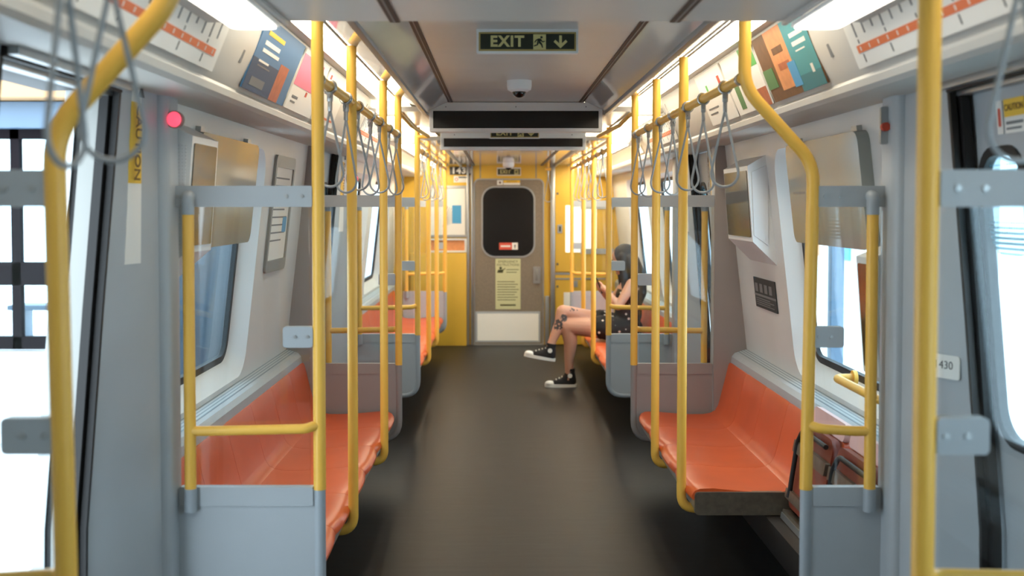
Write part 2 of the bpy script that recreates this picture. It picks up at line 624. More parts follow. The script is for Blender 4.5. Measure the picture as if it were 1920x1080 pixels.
# ceiling light diffusers
def ceiling_light(s, a, b, z, x0, x1, label, m='lamp'):
    t = thing('ceiling_light', label, 'light', 'ceiling light strips', ((x0 + x1) / 2 * s, (a + b) / 2, z))
    w, l = (x1 - x0) / 2, (b - a) / 2
    f = F((0, 0, 0), (1, 0, 0), (0, -1, 0))     # n points down
    MB().plate(f, -w, w, -l, l, 0.0, 0.012, 0.03).build('diffuser', m, t)
    MB().prism(f, rr(-w - .008, w + .008, -l - .008, l + .008, .034), -.004, 0.006, [rr(-w + .002, w - .002, -l + .002, l - .002, .03)]).build('frame', 'white', t)
for s in (-1, 1):
    S = SIDE[s]
    ceiling_light(s, -0.9, 1.1, 2.105, .715, .84, 'white lit ceiling strip behind the photographer on the %s' % S, 'lamp_dim')
    ceiling_light(s, 1.2, 3.10, 2.105, .715, .84, 'rounded end of the nearest lit ceiling strip at upper %s' % S, 'lamp_dim')
    ceiling_light(s, 3.25, 6.62, 2.246, .718, .812, 'long bright ceiling strip above the front %s bench' % S)
    ceiling_light(s, 6.76, 7.96, 2.158, .715, .84, 'short lit ceiling strip above the far %s door' % S)
    ceiling_light(s, 8.08, 10.2, 2.062, .715, .84, 'lit ceiling strip above the far %s bench' % S, 'lamp_warm')
    ceiling_light(s, 10.3, 12.6, 2.062, .715, .84, 'lit ceiling strip nearest the %s corner of the yellow end wall' % S, 'lamp_warm')

# ------------------------------------------------------------------ side walls
LEAN_U = Vector((-0.1144, 0.9934))           # up the leaning wall in (x,z)
def wall_frame(s):
    """u runs as seen from the aisle left to right, v up the leaning wall, n towards the aisle; origin at z=.767"""
    u = (0, -1, 0) if s > 0 else (0, 1, 0)
    return F((s * 1.333, 0, 0.767), u, (s * LEAN_U.x, 0, LEAN_U.y))
def yu(s, y):            # wall-frame u of a Y
    return -y if s > 0 else y
def vz(z):
    return (z - 0.767) / 0.9934
WIN_N = [0]
def bench_wall(s, y0, y1, wins):
    f = wall_frame(s)
    ua, ub = sorted((yu(s, y0), yu(s, y1)))
    holes, wl = [], []
    for (a, b) in wins:
        p, q = sorted((yu(s, a), yu(s, b)))
        holes.append(rr(p, q, vz(0.80), vz(1.87), 0.12))
        wl.append((p, q))
    struct(MB().prism(f, [(ua, 0), (ub, 0), (ub, 1.206), (ua, 1.206)], -0.085, 0, holes).build('wall_%s' % SIDE[s], 'white_wall'))
    for (p, q) in wl:
        WIN_N[0] += 1
        t = bpy.data.objects.new('window_%d' % WIN_N[0], None)
        COL.objects.link(t)
        struct(t)
        v0, v1 = vz(0.80), vz(1.87)
        ro, ri = rr(p, q, v0, v1, .12), rr(p + .06, q - .06, v0 + .07, v1 - .04, .10)
        MB().rings([[f.p(x, y, 0.0) for x, y in ro], [f.p(x, y, -.086) for x, y in ri]], True, False).build('reveal', 'white_wall', t)
        p, q, v0, v1 = p + .055, q - .055, v0 + .065, v1 - .035
        MB().prism(f, rr(p - .002, q + .002, v0 - .002, v1 + .002, .09), -.10, -.078, [rr(p + .035, q - .035, v0 + .03, v1 - .03, .06)]).build('gasket', 'black', t)
        MB().prism(f, rr(p + .03, q - .03, v0 + .025, v1 - .025, .06), -.094, -.088).build('pane', 'win_glass', t)
    # wall below the ledge, then the ledge with its heater grille
    xa, xb = sorted((s * 1.335, s * 1.42))
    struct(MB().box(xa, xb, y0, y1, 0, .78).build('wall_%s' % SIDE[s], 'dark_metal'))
    prof = [(1.262, .62), (1.25, .70), (1.254, .732), (1.268, .748), (1.285, .753)]
    struct(strip_panel('trim_ledge_%s' % SIDE[s], 'blue_grey', [(s * x, z) for x, z in prof], y0, y1, .01 * s))
    struct(strip_panel('trim_grille_%s' % SIDE[s], 'grille', [(s * x, z) for x, z in ((1.285, .754), (1.334, .768))], y0, y1, .01 * s))
for s in (-1, 1):
    bench_wall(s, Y0, 1.99, [(-0.6, 0.4), (0.6, 1.6)] if s > 0 else [])  # unseen rear windows on the right added for daylight; left kept closed against reflections
    bench_wall(s, 3.60, 6.40, [(4.0, 5.30)])
    bench_wall(s, 7.94, YEND, [(8.14, 9.64), (9.95, 11.45)])

# door pillars (each end of each door area) --------------------------------------------------
def pillar(s, yp, yo):
    """yp: partition plane, yo: the edge of the door opening"""
    d = 1 if yp > yo else -1
    rings = []
    lv = ((0.0, 1.285), (0.35, 1.297), (0.67, 1.29), (1.31, 1.236), (1.96, 1.176))
    fine = [lv[0]]
    for (za, xa), (zb, xb) in zip(lv[:-1], lv[1:]):
        for q in range(1, 9):
            fine.append((za + (zb - za) * q / 8, xa + (xb - xa) * q / 8))
    for z, xo in fine:
        pl = [(1.40, yp + .02 * d), (1.142, yp + .02 * d)]
        for kk in range(5):
            a = kk / 4 * PI / 2
            pl.append((1.142 + .03 * (1 - math.cos(a)), yp - .06 * d - .04 * d * math.sin(a)))
        pl += [(1.176, yp - .2 * d), (xo, yo + .006 * d), (xo + .03, yo + .006 * d), (1.36, yo + .06 * d), (1.40, yp - .2 * d)]
        rings.append([Vector((s * x, y, z)) for x, y in pl])
    return MB().rings(rings).build('wall_%s' % SIDE[s], 'blue_grey', angle=30)
def lean_strip(b, s, prof, x_off0, x_off1, y0, y1):
    rings = []
    for z, xo in ((0.0, 1.285), (0.35, 1.297), (0.67, 1.29), (1.31, 1.236), (1.96, 1.176)):
        rings.append([Vector((s * (xo + a), y, z)) for a, y in ((x_off0, y0), (x_off1, y0), (x_off1, y1), (x_off0, y1))])
    b.rings(rings)
    return b
DOORS = []
for vi, (a, b) in enumerate(VEST):
    for s in (-1, 1):
        for (yp, yo) in ((b, b - .41), (a, a + .38)):
            struct(pillar(s, yp, yo))
            d = 1 if yp > yo else -1
            struct(lean_strip(MB(), s, None, .0, .018, yo - .012 * d, yo + .004 * d).build('trim_%d' % k, 'black')); k += 1
            struct(lean_strip(MB(), s, None, .024, .05, yo - .03 * d, yo + .004 * d).build('trim_%d' % k, 'black')); k += 1
            if s < 0 and vi == 0:
                struct(lean_strip(MB(), s, None, .05, .10, yo - .016 * d, yo + .004 * d).build('trim_%d' % k, 'alu_dull')); k += 1
                struct(lean_strip(MB(), s, None, .10, .116, yo - .012 * d, yo + .004 * d).build('trim_%d' % k, 'black')); k += 1
                struct(lean_strip(MB(), s, None, .116, .15, yo - .022 * d, yo + .004 * d).build('trim_%d' % k, 'alu')); k += 1

for s in (-1, 1):
    xa, xb = sorted((s * 1.142, s * 1.34))
    struct(MB().box(xa, xb, 6.375, 6.398, 0, 1.955, .004).build('wall_%s' % SIDE[s], 'warm_grey'))
    # metal tracks over the near door
    for (x0, x1, z0, z1, mm) in ((1.14, 1.165, 1.93, 1.955, 'alu'), (1.172, 1.19, 1.925, 1.955, 'black'), (1.20, 1.235, 1.915, 1.962, 'alu'), (1.24, 1.40, 1.93, 1.965, 'black')):
        xa, xb = sorted((s * x0, s * x1))
        struct(MB().box(xa, xb, 2.41, 3.166, z0, z1, .003).build('trim_%d' % k, mm)); k += 1
def door_leaf(s, y0, y1, name):
    """a closed sliding door leaf leaning with the wall, with a tall rounded window"""
    t = bpy.data.objects.new(name, None)
    COL.objects.link(t)
    struct(t)
    u = (0, -1, 0) if s > 0 else (0, 1, 0)
    v = Vector((s * -.092, 0, .9958))
    f = F((s * 1.355, 0, 0.67), u, v)
    ua, ub = sorted((yu(s, y0), yu(s, y1)))
    hole = rr(ua + .06, ub - .06, .26, 1.10, .10)
    MB().prism(f, [(ua, 0), (ub, 0), (ub, 1.29), (ua, 1.29)], -.03, 0, [hole]).build('upper_skin', 'blue_grey', t)
    MB().prism(f, hole, -.02, .006, [rr(ua + .085, ub - .085, .285, 1.075, .085)]).build('gasket', 'black', t)
    MB().prism(f, rr(ua + .08, ub - .08, .28, 1.08, .08), -.016, -.010).build('pane', 'win_glass', t)
    MB().prism(f, rr(ua + .085, ub - .085, .80, 1.075, .07), -.009, -.007).build('window_film', 'film', t)
    f2 = F((s * 1.355, 0, 0.67), u, (s * -.03, 0, 1))
    MB().prism(f2, [(ua, -.665), (ub, -.665), (ub, 0), (ua, 0)], -.03, 0, [rr(ua + .06, ub - .06, -.6, -.10, .05)]).build('lower_skin', 'blue_grey', t)
    MB().prism(f2, rr(ua + .055, ub - .055, -.605, -.095, .05), -.03, -.018).build('recess_panel', 'dark_metal', t)
    return t, f, f2
dl, dfr, dfr2 = door_leaf(1, 2.795, 3.20, 'door_1')
door_leaf(1, 2.39, 2.79, 'door_2')
n = 3
for s in (-1, 1):
    door_leaf(s, 6.775, 7.165, 'door_%d' % n); n += 1
    door_leaf(s, 7.175, 7.535, 'door_%d' % n); n += 1

# ------------------------------------------------------------------ partitions
def partition(s, y, d, narrow, top, label):
    """d: +1 when the door area lies beyond it (its door side faces away), -1 when the door side faces the camera"""
    t = thing('windscreen_partition', label, 'partition', 'windscreens beside the doors', (0, y, 0))
    xe = 0.90 if narrow else 0.685
    col = 'warm_grey' if d > 0 else 'blue_grey'
    yb = 0.028 * d                       # the door side offset
    f = F((0, 0, 0), (s, 0, 0), (0, 0, 1))
    out = rr(xe, 1.142, .235, .682, .10, 8, (1, 0, 0, 0))
    MB().prism(f, out, -.011, .011).build('panel', col, t)
    MB().plate(f, xe + .02, 1.14, .628, .69, -.016, .016, .006).build('top_lip', col, t)
    # edge tube, wrapped round the lower corner
    MB().tube([(s * xe, 0, .68), (s * xe, 0, .245), (s * 1.10, 0, .245)], .019, 12, .11).build('edge_tube', 'grey_sleeve' if d < 0 else col, t)
    # glass with a top bar
    MB().plate(f, xe + .03, 1.138, .686, 1.60, -.004, .004, .01).build('glass', 'glass', t)
    bar = MB().plate(f, xe + .018, 1.145, 1.60, 1.668, -.014, .014, .006).build('top_bar', 'blue_grey', t)
    for x in (xe + .05, xe + .10, 1.135):
        MB().cyl((s * x, -.018, 1.634), (s * x, .018, 1.634), .006, 10).build('bolt', 'alu', bar)
    clip = MB().plate(f, xe + .018, xe + .115, 1.145, 1.213, -.014, .014, .01).build('clip_plate', 'blue_grey', t)
    for x in (xe + .035, xe + .075):
        MB().cyl((s * x, -.017, 1.18), (s * x, .017, 1.18), .006, 10).build('bolt', 'alu', clip)
    # yellow pole
    if narrow:
        pts = [(s * .90, 0, .68), (s * .915, 0, 1.74), (s * .69, 0, 1.985), (s * .69, 0, top)]
        MB().tube(pts, .0205, 16, .16).build('grab_pole', 'yellow', t)
    else:
        MB().tube([(s * xe, 0, .68), (s * xe, 0, top)], .0205, 16).build('grab_pole', 'yellow', t)
    # inner short post on the door side with grey ends, and the cross rail
    p = 1.098
    yb2 = .03 * d
    post = MB().cyl((s * p, yb2, .69), (s * p, yb2, 1.575), .0185, 14).build('short_post', 'yellow', t)
    q = MB()
    q.cyl((s * p, yb2, .615), (s * p, yb2, .69), .020, 14)
    q.cyl((s * p, 0, .64), (s * p, yb2, .64), .016, 12)
    q.build('post_socket', 'grey_sleeve', post)
    q = MB()
    q.tube([(s * p, yb2, 1.575), (s * p, yb2, 1.634), (s * p, 0, 1.634)], .020, 14, .02)
    q.build('post_socket', 'grey_sleeve', post)
    zr = .897 if y < 3 else .877
    MB().tube([(s * (xe + .002), .0, zr + .016), (s * (xe + .04), yb2, zr + .007), (s * (p - .05), yb2, zr), (s * p, yb2, zr)], .0165, 12, .04).build('cross_rail', 'yellow', t)
    return t
for s in (-1, 1):
    S = SIDE[s]
    partition(s, VEST[0][0], 1, s < 0, 2.125, ['straight yellow pole of the nearest right windscreen with bar running off the frame',
              'bent yellow pole of the nearest left windscreen beside the open door'][s < 0])
    partition(s, VEST[0][1], -1, s > 0, 2.24, ['narrow blue-grey glass windscreen with bent yellow pole in front of folded seats',
              'wide blue-grey glass windscreen in front of the left orange bench'][s < 0])
    partition(s, VEST[1][0], 1, False, 2.125 + .15, 'brown-grey glass windscreen at the far end of the %s front bench' % S)
    partition(s, VEST[1][1], -1, False, 2.168, ['light blue glass windscreen just in front of the seated person',
              'light blue glass windscreen with rounded corner beyond the far left door'][s < 0])
    partition(s, P4, -1, False, 2.078, 'small pale windscreen nearest the yellow end wall on the %s' % S)

# yellow handrail over the far door area, strap rails, bench poles, straps ------------------------
for s in (-1, 1):
    o = MB().tube([(s * .685, 6.44, 2.135), (s * .68, 6.62, 2.15), (s * .64, 6.85, 2.10), (s * .60, 7.9, 2.10), (s * .685, 7.91, 2.10)], .013, 10, .05).build('overhead_handrail', 'yellow')
    tag(o, 'thin yellow overhead rail across the far %s door area' % SIDE[s], 'rail', 'overhead rails at the far doors')

def bench_pole(s, y, top, label):
    t = thing('grab_pole', label, 'pole', 'yellow poles in front of the benches', (s * .685, y, 0))
    MB().tube([(0, 0, top), (0, 0, .30), (s * .13, 0, .305)], .0205, 16, .10, fs=9).build('pole', 'yellow', t)
    MB().cyl((s * .105, 0, .305), (s * .135, 0, .305), .026, 14).build('foot_flange', 'yellow', t)
    return t
for s, ys in ((-1, (4.40, 5.60)), (1, (4.73, 5.54))):
    bench_pole(s, ys[0], 2.235, 'yellow pole nearer the camera rising from the %s front bench edge' % SIDE[s])
    bench_pole(s, ys[1], 2.235, 'yellow pole farther along the %s front bench edge' % SIDE[s])
for s, ys in ((-1, (9.15, 10.35)), (1, (9.2, 10.3))):
    bench_pole(s, ys[0], 2.078, 'yellow pole nearer the camera rising from the %s' % ('far left bench' if s < 0 else 'far right bench beside the person'))
    bench_pole(s, ys[1], 2.078, 'yellow pole nearer the end wall on the %s far bench' % SIDE[s])

def strap_rail(s, y0, y1, label):
    t = thing('strap_rail', label, 'rail', 'strap rails between poles', (s * .685, y0, 2.015))
    MB().tube([(0, 0, 0), (0, y1 - y0, 0)], .0165, 14).build('rail', 'yellow', t)
    for yy in (0, y1 - y0):
        d = .02 if yy == 0 else -.02
        MB().cyl((0, yy + d, 0), (0, yy + 2.2 * d, 0), .021, 14).build('end_collar', 'clamp', t)
    return t
for s in (-1, 1):
    S = SIDE[s]
    strap_rail(s, -.6, VEST[0][0], 'overhead strap rail above the photographer on the %s' % S)
    strap_rail(s, VEST[0][1], VEST[1][0], 'overhead strap rail above the front %s bench' % S)
    strap_rail(s, VEST[1][1], P4, 'overhead strap rail above the far %s bench' % S)

def make_strap(kind):
    t = thing('hand_strap', 'x', 'strap', None)
    b = MB()
    ring = [(.021 * math.cos(a), 0, .021 * math.sin(a)) for a in [i / 18 * 2 * PI for i in range(18)]]
    for dy in (-.006, .006):
        b.tube([(p[0], dy, p[2]) for p in ring], .004, 8, closed=True)
    b.build('clamp', 'clamp', t)
    b = MB()
    b.box(-.009, .009, -.009, .009, -.052, -.02, .003)
    b.cyl((0, -.016, -.034), (0, .016, -.034), .006, 10)
    b.box(-.007, .007, -.007, .007, -.085, -.05, .003)
    b.build('clip', 'clamp', t)
    L = .36 if kind else .345
    r = .043 if kind else .047
    zc, za = -(L - r), -.078
    D = za - zc
    th = math.acos(r / D)                       # tangent points of the V on the circle
    pts = [(0, 0, za)]
    for i in range(25):
        a = PI / 2 - th - i / 24 * (2 * PI - 2 * th)
        pts.append((r * math.cos(a), 0, zc + r * math.sin(a)))
    pts.append((0, 0, za))
    MB().tube(pts, .0046, 8).build('loop', 'strap', t)
    return t
protos = [make_strap(0), make_strap(1)]
used = [False, False]
ORD = ['first', 'second', 'third', 'fourth', 'fifth', 'sixth', 'seventh', 'eighth']
def strap(x, y, rz, label, group, kind=0):
    if not used[kind]:
        t = protos[kind]
        used[kind] = True
    else:
        t = copy_tree(protos[kind])
    t.location = (x, y, 2.015)
    t.rotation_euler = (0, 0, rz)
    t['label'] = label
    t['group'] = group
    return t
FY = {-1: (3.84, 4.24, 4.60, 5.04, 5.42, 5.88, 6.30), 1: (3.86, 4.27, 4.62, 5.02, 5.40, 5.84, 6.27)}
for s in (-1, 1):
    S = SIDE[s]
    for i, y in enumerate(FY[s]):
        strap(s * .685, y, random.uniform(-.45, .45), 'grey wire hand strap, %s from the camera above the %s front bench' % (ORD[i], S), 'hand straps above the front %s bench' % S, i % 2)
    for i in range(7):
        y = 8.4 + i * .44
        strap(s * .685, y, random.uniform(-.5, .5), 'tiny hand strap, %s from the camera above the far %s bench' % (ORD[i], S), 'hand straps above the far %s bench' % S, i % 2)
strap(-.685, 1.68, .15, 'blurred hand strap loop crossing the bent pole at upper left', 'hand straps nearest the camera', 0)
strap(-.685, 1.50, 1.35, 'blurred hand strap at top left nearest the camera', 'hand straps nearest the camera', 1)
strap(.685, 1.68, .1, 'blurred hand strap loop at the upper right frame edge', 'hand straps nearest the camera', 0)

# ------------------------------------------------------------------ benches
def bench(s, y0, y1, nseat, label, near_cap=True):
    t = thing('bench_seat', label, 'bench', 'orange benches', (0, y0, 0))
    L = (y1 - y0) / nseat
    prof_s = [(.722, .370), (.713, .376), (.712, .389), (.723, .406), (.745, .416), (.80, .418), (.90, .408), (1.0, .402), (1.08, .402), (1.125, .41)]
    prof_b = [(1.125, .41), (1.15, .425), (1.168, .455), (1.185, .52), (1.205, .60), (1.225, .685), (1.232, .70), (1.245, .702)]
    for i in range(nseat):
        for name, prof in (('seat', prof_s), ('backrest', prof_b)):
            b = MB()
            rings = []
            ny = 10
            for j in range(ny + 1):
                v = j / ny
                y = i * L + .0012 + v * (L - .0024)
                e = abs(2 * v - 1)
                bul = 1 - e ** 3
                rg = []
                for q, (x, z) in enumerate(prof):
                    if name == 'seat':
                        w = max(0, 1 - (x - .71) / .12)
                        xx = x - .016 * bul * w
                        zz = z - .006 * bul * min(1, max(0, (x - .74) / .1)) * min(1, max(0, (1.11 - x) / .1)) - .002 * (e ** 12)
                    else:
                        xx = x + .006 * bul * min(1, max(0, z - .43) / .1)
                        zz = z - .002 * (e ** 12)
                    rg.append(Vector((s * xx, y, zz)))
                # thickness
                back = [Vector((p.x + s * .014, p.y, p.z - .016)) for p in rg]
                rings.append(rg + back[::-1])
            b.rings(rings)
            b.build(name, 'orange', t, angle=40)
    l = y1 - y0
    # pale front rail, dark pan, near end cap
    xa, xb = sorted((s * .724, s * .765))
    MB().box(xa, xb, .004, l, .322, .368, .004).build('front_rail', 'alu', t)
    xa, xb = sorted((s * .765, s * 1.26))
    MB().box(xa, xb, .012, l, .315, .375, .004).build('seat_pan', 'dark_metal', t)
    if near_cap:
        f = F((0, 0, 0), (s, 0, 0), (0, 0, 1))
        pts = rr(.722, 1.14, .305, .402, .018, 4)
        MB().prism(F((0, .0, 0), (s, 0, 0), (0, 0, 1)), pts, -.012, .012).build('end_cap', 'steel_dark', t)
    return t
bench(-1, 3.63, 6.38, 6, 'long orange moulded bench on the left behind the wide windscreen', False)
bench(1, 4.62, 6.38, 4, 'orange moulded bench on the right with dark metal end cap')
bench(-1, 7.96, 11.9, 8, 'far orange bench on the left, mostly hidden by the pale windscreen', False)
bench(1, 7.96, 11.9, 8, 'far orange bench on the right carrying the seated person', False)
# dark equipment boxing under the benches
for s in (-1, 1):
    for (a, b) in ((3.62, 6.39), (7.95, 11.92)):
        rings = []
        for y in (a, b):
            rings.append([Vector((s * x, y, z)) for x, z in ((1.16, .0), (1.334, .0), (1.334, .30), (1.02, .30))])
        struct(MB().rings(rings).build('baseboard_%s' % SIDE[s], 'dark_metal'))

# folded seats on the right, between the narrow windscreen and the bench
def flip_seat(y0, y1, label):
    t = thing('folding_seat', label, 'seat', 'folded wheelchair-bay seats', (0, y0, 0))
    w = y1 - y0
    f = F((1.10, 0, .36), (0, 1, 0), (.18, 0, .98))          # n -> +X ; -n is the aisle
    f = F((1.10, w, .36), (0, -1, 0), (.18, 0, .98))          # n towards the aisle (-X)
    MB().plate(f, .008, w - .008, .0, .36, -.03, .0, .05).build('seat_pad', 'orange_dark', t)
    b = MB()
    b.plate(f, .0, w, .225, .275, .0, .02, .006)
    b.plate(f, .0, w, .03, .07, .0, .016, .006)
    b.build('hinge_bar', 'steel_dark', t)
    MB().tube([f.p(.05, .04, .012), f.p(.05, .27, .02), f.p(.09, .33, .02), f.p(w - .03, .33, .02)], .010, 10, .05).build('pull_loop', 'black', t)
    MB().plate(f.at(0, 0, 0), .012, w - .012, .362, .43, -.06, -.035, .02).build('top_pad', 'pink_pad', t)  # pale pink plate: the highlight on the pad top is put into its colour
    MB().plate(f, .0, w, -.09, -.02, -.02, .012, .008).build('latch_rail', 'steel_dark', t)
    MB().plate(f, .0, w, -.06, -.035, .012, .016, .0).build('latch_strip', 'alu', t)
    MB().plate(f, .0, w, .02, .36, -.10, -.04, .03).build('backrest', 'orange', t)
    return t
M['pink_pad'] = mat('pale_pink_pad_top', (232, 190, 186), 0.35)
flip_seat(4.14, 4.58, 'folded seat with dark hinge bar beside the right bench end')
flip_seat(3.66, 4.10, 'folded seat right behind the narrow right windscreen')

# yellow grab bar on the right wall by the folded seats
t = thing('grab_bar', 'short yellow wall grab bar above the folded seats', 'rail', None, (0, 3.80, 0))
MB().tube([(1.29, .0, .93), (1.22, .0, .93), (1.22, .52, .93), (1.29, .52, .93)], .0165, 12, .05).build('bar', 'yellow', t)
MB().cyl((1.285, .52, .93), (1.30, .52, .93), .03, 14).build('flange', 'yellow', t)

# ------------------------------------------------------------------ wall-mounted boxes
def on_wall(s, z):
    """x of the leaning wall at height z"""
    return 1.333 - (z - .767) * .1152
def screen_box(s, y0, y1, z0, z1, xin, label):
    """white wedge box with a dark glossy screen on its aisle face"""
    t = thing('display_box', label, 'display', 'wall display boxes', (0, y0, 0))
    w = y1 - y0
    zb = z0 - .14
    prof = [(on_wall(s, z1 + .07) + .01, z1 + .07), (xin, z1 + .012), (xin + .03, z0 - .012), (on_wall(s, zb) + .01, zb)]
    b = MB()
    f = F((0, 0, 0), (s, 0, 0), (0, 0, 1))
    b.rings([[Vector((s * x, y, z)) for x, z in prof] for y in (0.0, w)])
    b.build('housing', 'white', t)
    v = Vector((s * .03, 0, z0 - z1 - .024)) * -1
    u = (0, -1, 0) if s > 0 else (0, 1, 0)
    ff = F((s * (xin + .03), w if s > 0 else 0, z0 - .012), u, v)
    h = v.length
    MB().plate(ff, .022, w - .022, .022, h - .022, .0, .004, .008).build('screen', 'screen', t)
    g = MB()
    xw = on_wall(s, (z0 + z1) / 2)
    g.prism(F((0, -.003, 0), (s, 0, 0), (0, 0, 1)), [(xin + .035, z0 + .02), (xw - .01, z0 - .03), (xw - .015, z1 + .02), (xin + .02, z1 - .02)], -.001, .003)
    g.build('perforated_side', 'perf', t)
    return t
screen_box(1, 5.45, 6.03, 1.44, 1.79, 1.12, 'white wedge display box with perforated side on the right wall')
screen_box(1, 3.62, 3.78, 1.05, 1.42, 1.12, 'slim dark-faced display box behind the narrow right windscreen')
screen_box(-1, 3.62, 3.95, 1.46, 1.82, 1.10, 'white-framed glossy display behind the wide left windscreen')
screen_box(-1, 8.0, 8.12, 1.15, 1.5, 1.11, 'pale wedge display box beyond the far left windscreen')

def shade(s, y0, y1, label):
    t = thing('glass_panel', label, 'panel', 'grey glass panels over the windows', (0, 0, 0))
    f = wall_frame(s)
    a, b = sorted((yu(s, y0), yu(s, y1)))
    MB().plate(f, a, b, vz(1.45), vz(1.875), -.05, .045, .045).build('panel', 'shade_glass', t)
    MB().plate(f, a + .06, b - .06, vz(1.66), vz(1.67), .0445, .046, .0).build('seam', 'alu_dull', t)
    for u in (a + .1, b - .1):
        MB().plate(f, u - .03, u + .03, vz(1.872), vz(1.895), .0, .02).build('bracket', 'alu', t)
shade(1, 3.92, 4.90, 'grey glass panel covering the upper half of the front right window')
shade(-1, 3.965, 4.92, 'grey glass panel reflecting yellow over the front left window')

# framed map on the left wall
f = wall_frame(-1)
t = thing('wall_poster', 'tall grey-framed notice on the left wall past the window', 'poster')
a, b = 5.48, 5.98
v0, v1 = vz(1.27), vz(1.86)
MB().prism(f, rr(a, b, v0, v1, .03), .001, .014, [rr(a + .03, b - .03, v0 + .06, v1 - .06, .01)]).build('frame', 'alu_dull', t)
MB().plate(f, a + .02, b - .02, v0 + .05, v1 - .05, .002, .006).build('sheet', 'paper', t)
for i in range(9):
    vv = v1 - .11 - i * .04
    MB().plate(f, a + .06, b - .06 - random.uniform(0, .15), vv - .008, vv, .006, .0068).build('print_line', 'grey_ink', t)
MB().plate(f, b - .16, b - .06, v0 + .2, v0 + .28, .0062, .0072).build('blue_block', 'sky_p', t)

# dark plaque on the right wall under the display box
f = wall_frame(1)
t = thing('notice_plaque', 'small dark plaque on the right wall under the display box', 'sign')
a, b = -5.98, -5.52
MB().plate(f, a, b, vz(1.065), vz(1.225), .001, .006, .004).build('plate', 'dark_ink', t)
q = MB()
q.plate(f, a, b, vz(1.128), vz(1.138), .006, .0075)
for i in range(4):
    q.plate(f, a + .03 + i * .1, a + .09 + i * .1, vz(1.15), vz(1.195), .006, .0072)
for i in range(4):
    q.plate(f, a + .03, b - .05 - (i % 2) * .08, vz(1.08) + i * .011, vz(1.084) + i * .011, .006, .0072)
q.build('print_lines', 'grey_ink', t)

# red indicator lamps on the left pillars
def red_lamp(y, x, z, label):
    t = thing('indicator_lamp', label, 'lamp', 'red door lamps', (x, y, z))
    MB().ball((0, 0, 0), .022, .016, .024, sub=3).build('lens', 'red_lamp', t)
    MB().cyl((0, .005, 0), (0, .022, 0), .028, 18).build('bezel', 'alu_dull', t)
red_lamp(3.50, -1.125, 1.876, 'glowing red lamp on the near left door pillar')
red_lamp(7.87, -1.125, 1.80, 'small red lamp above the far left windscreen')
# emergency handle plate on the right pillar
t = thing('door_release', 'narrow metal plate with round red button on the near right pillar', 'switch')
f = F((1.142, 3.57, 1.80), (0, -1, 0), (0, 0, 1))
MB().plate(front(1.13, 3.555, 1.86), -.012, .012, -.06, .06, 0, .012, .006).build('plate', 'alu', t)
MB().cyl((1.13, 3.545, 1.855), (1.13, 3.527, 1.855), .014, 16).build('button', 'red_p', t)

# caution strips on the pillars
def caution_strip(s, yp, d, zc, label, txt=True):
    """on the flat face of the pillar beside the partition"""
    y = yp - .285 * d
    t = thing('caution_strip', label, 'sticker', 'yellow caution strips by the doors')
    x = 1.180
    u = Vector((.026 * s, -.21 * d, 0))
    if u.y * s > 0:
        u = -u
    f = F((s * (x - .0025), y, zc), u, (-s * .042, 0, 1))
    w = .045
    def band(z0, z1):
        rg = []
        for off in (.004, -.003):
            pts = []
            for fr_, z in ((.2, z0), (.62, z0), (.62, z1), (.2, z1)):
                xo = 1.236 + (1.31 - z) / .65 * .06
                pts.append(Vector((s * (1.176 + fr_ * (xo - 1.176) + off), yp - .2 * d - .20 * fr_ * d, z)))
            rg.append(pts)
        return MB().rings(rg)
    band(zc - .02, zc + .22).build('yellow_band', 'caution', t)
    band(zc - .26, zc - .02).build('white_band', 'paper', t)
    band(zc + .22, min(zc + .29, 1.95)).build('pictogram', 'paper', t)
    f = f.at(0, 0, .004)
    q = MB()
    q.prism(f, [(-.02, .235), (.02, .235), (.0, .275)], .003, .004)
    q.build('mark', 'dark_ink', t)
    if txt:
        fr = F(f.p(-.012, .10, .003), -f.v, f.u)
        text('lettering', 'CAUTION', .05, fr, 'caution_ink', t, bold=.0008)
    return t
caution_strip(-1, 3.58, 1, 1.69, 'vertical caution strip on the near left door pillar')
caution_strip(-1, 7.92, 1, 1.69, 'pinkish lit caution strip on the far left door pillar')
caution_strip(1, 7.92, 1, 1.69, 'caution strip seen between poles on the far right pillar')
caution_strip(1, 6.42, -1, 1.69, 'caution strip on the pillar behind the right front bench')
# caution sticker on the right door head
t = thing('caution_sticker', 'two-part caution sticker above the near right door window', 'sticker')
f = dfr.at(-2.90, 1.175, .001)
MB().plate(f, -.10, -.065, -.045, .045, 0, .002, .004).build('pictogram', 'paper', t)
q = MB(); q.plate(f, -.09, -.075, -.025, .025, .002, .003, .006); q.build('mark', 'label_red', t)
MB().plate(f, -.055, .06, -.002, .045, 0, .002).build('yellow_band', 'caution', t)
MB().plate(f, -.055, .06, -.045, -.002, 0, .002).build('white_band', 'paper', t)
text('lettering', 'CAUTION', .024, f.at(.002, .022, .002), 'caution_ink', t, bold=.0006)
MB().plate(f, -.045, .05, -.022, -.014, .002, .003).build('print_line', 'grey_ink', t)
MB().plate(f, -.045, .04, -.036, -.030, .002, .003).build('print_line', 'grey_ink', t)
# sticker on the lower right door leaf
t = thing('door_sticker', 'small white sticker with red mark low on the right door', 'sticker')
f = dfr2.at(-2.93, -.16, .001)
MB().plate(f, -.03, .05, -.05, .05, -.018, .003, .004).build('sheet', 'paper', t)
MB().plate(f, .02, .045, -.02, .04, .003, .004).build('red_mark', 'label_red', t)
MB().plate(f, -.022, .01, -.03, .03, .003, .004).build('dark_mark', 'dark_ink', t)
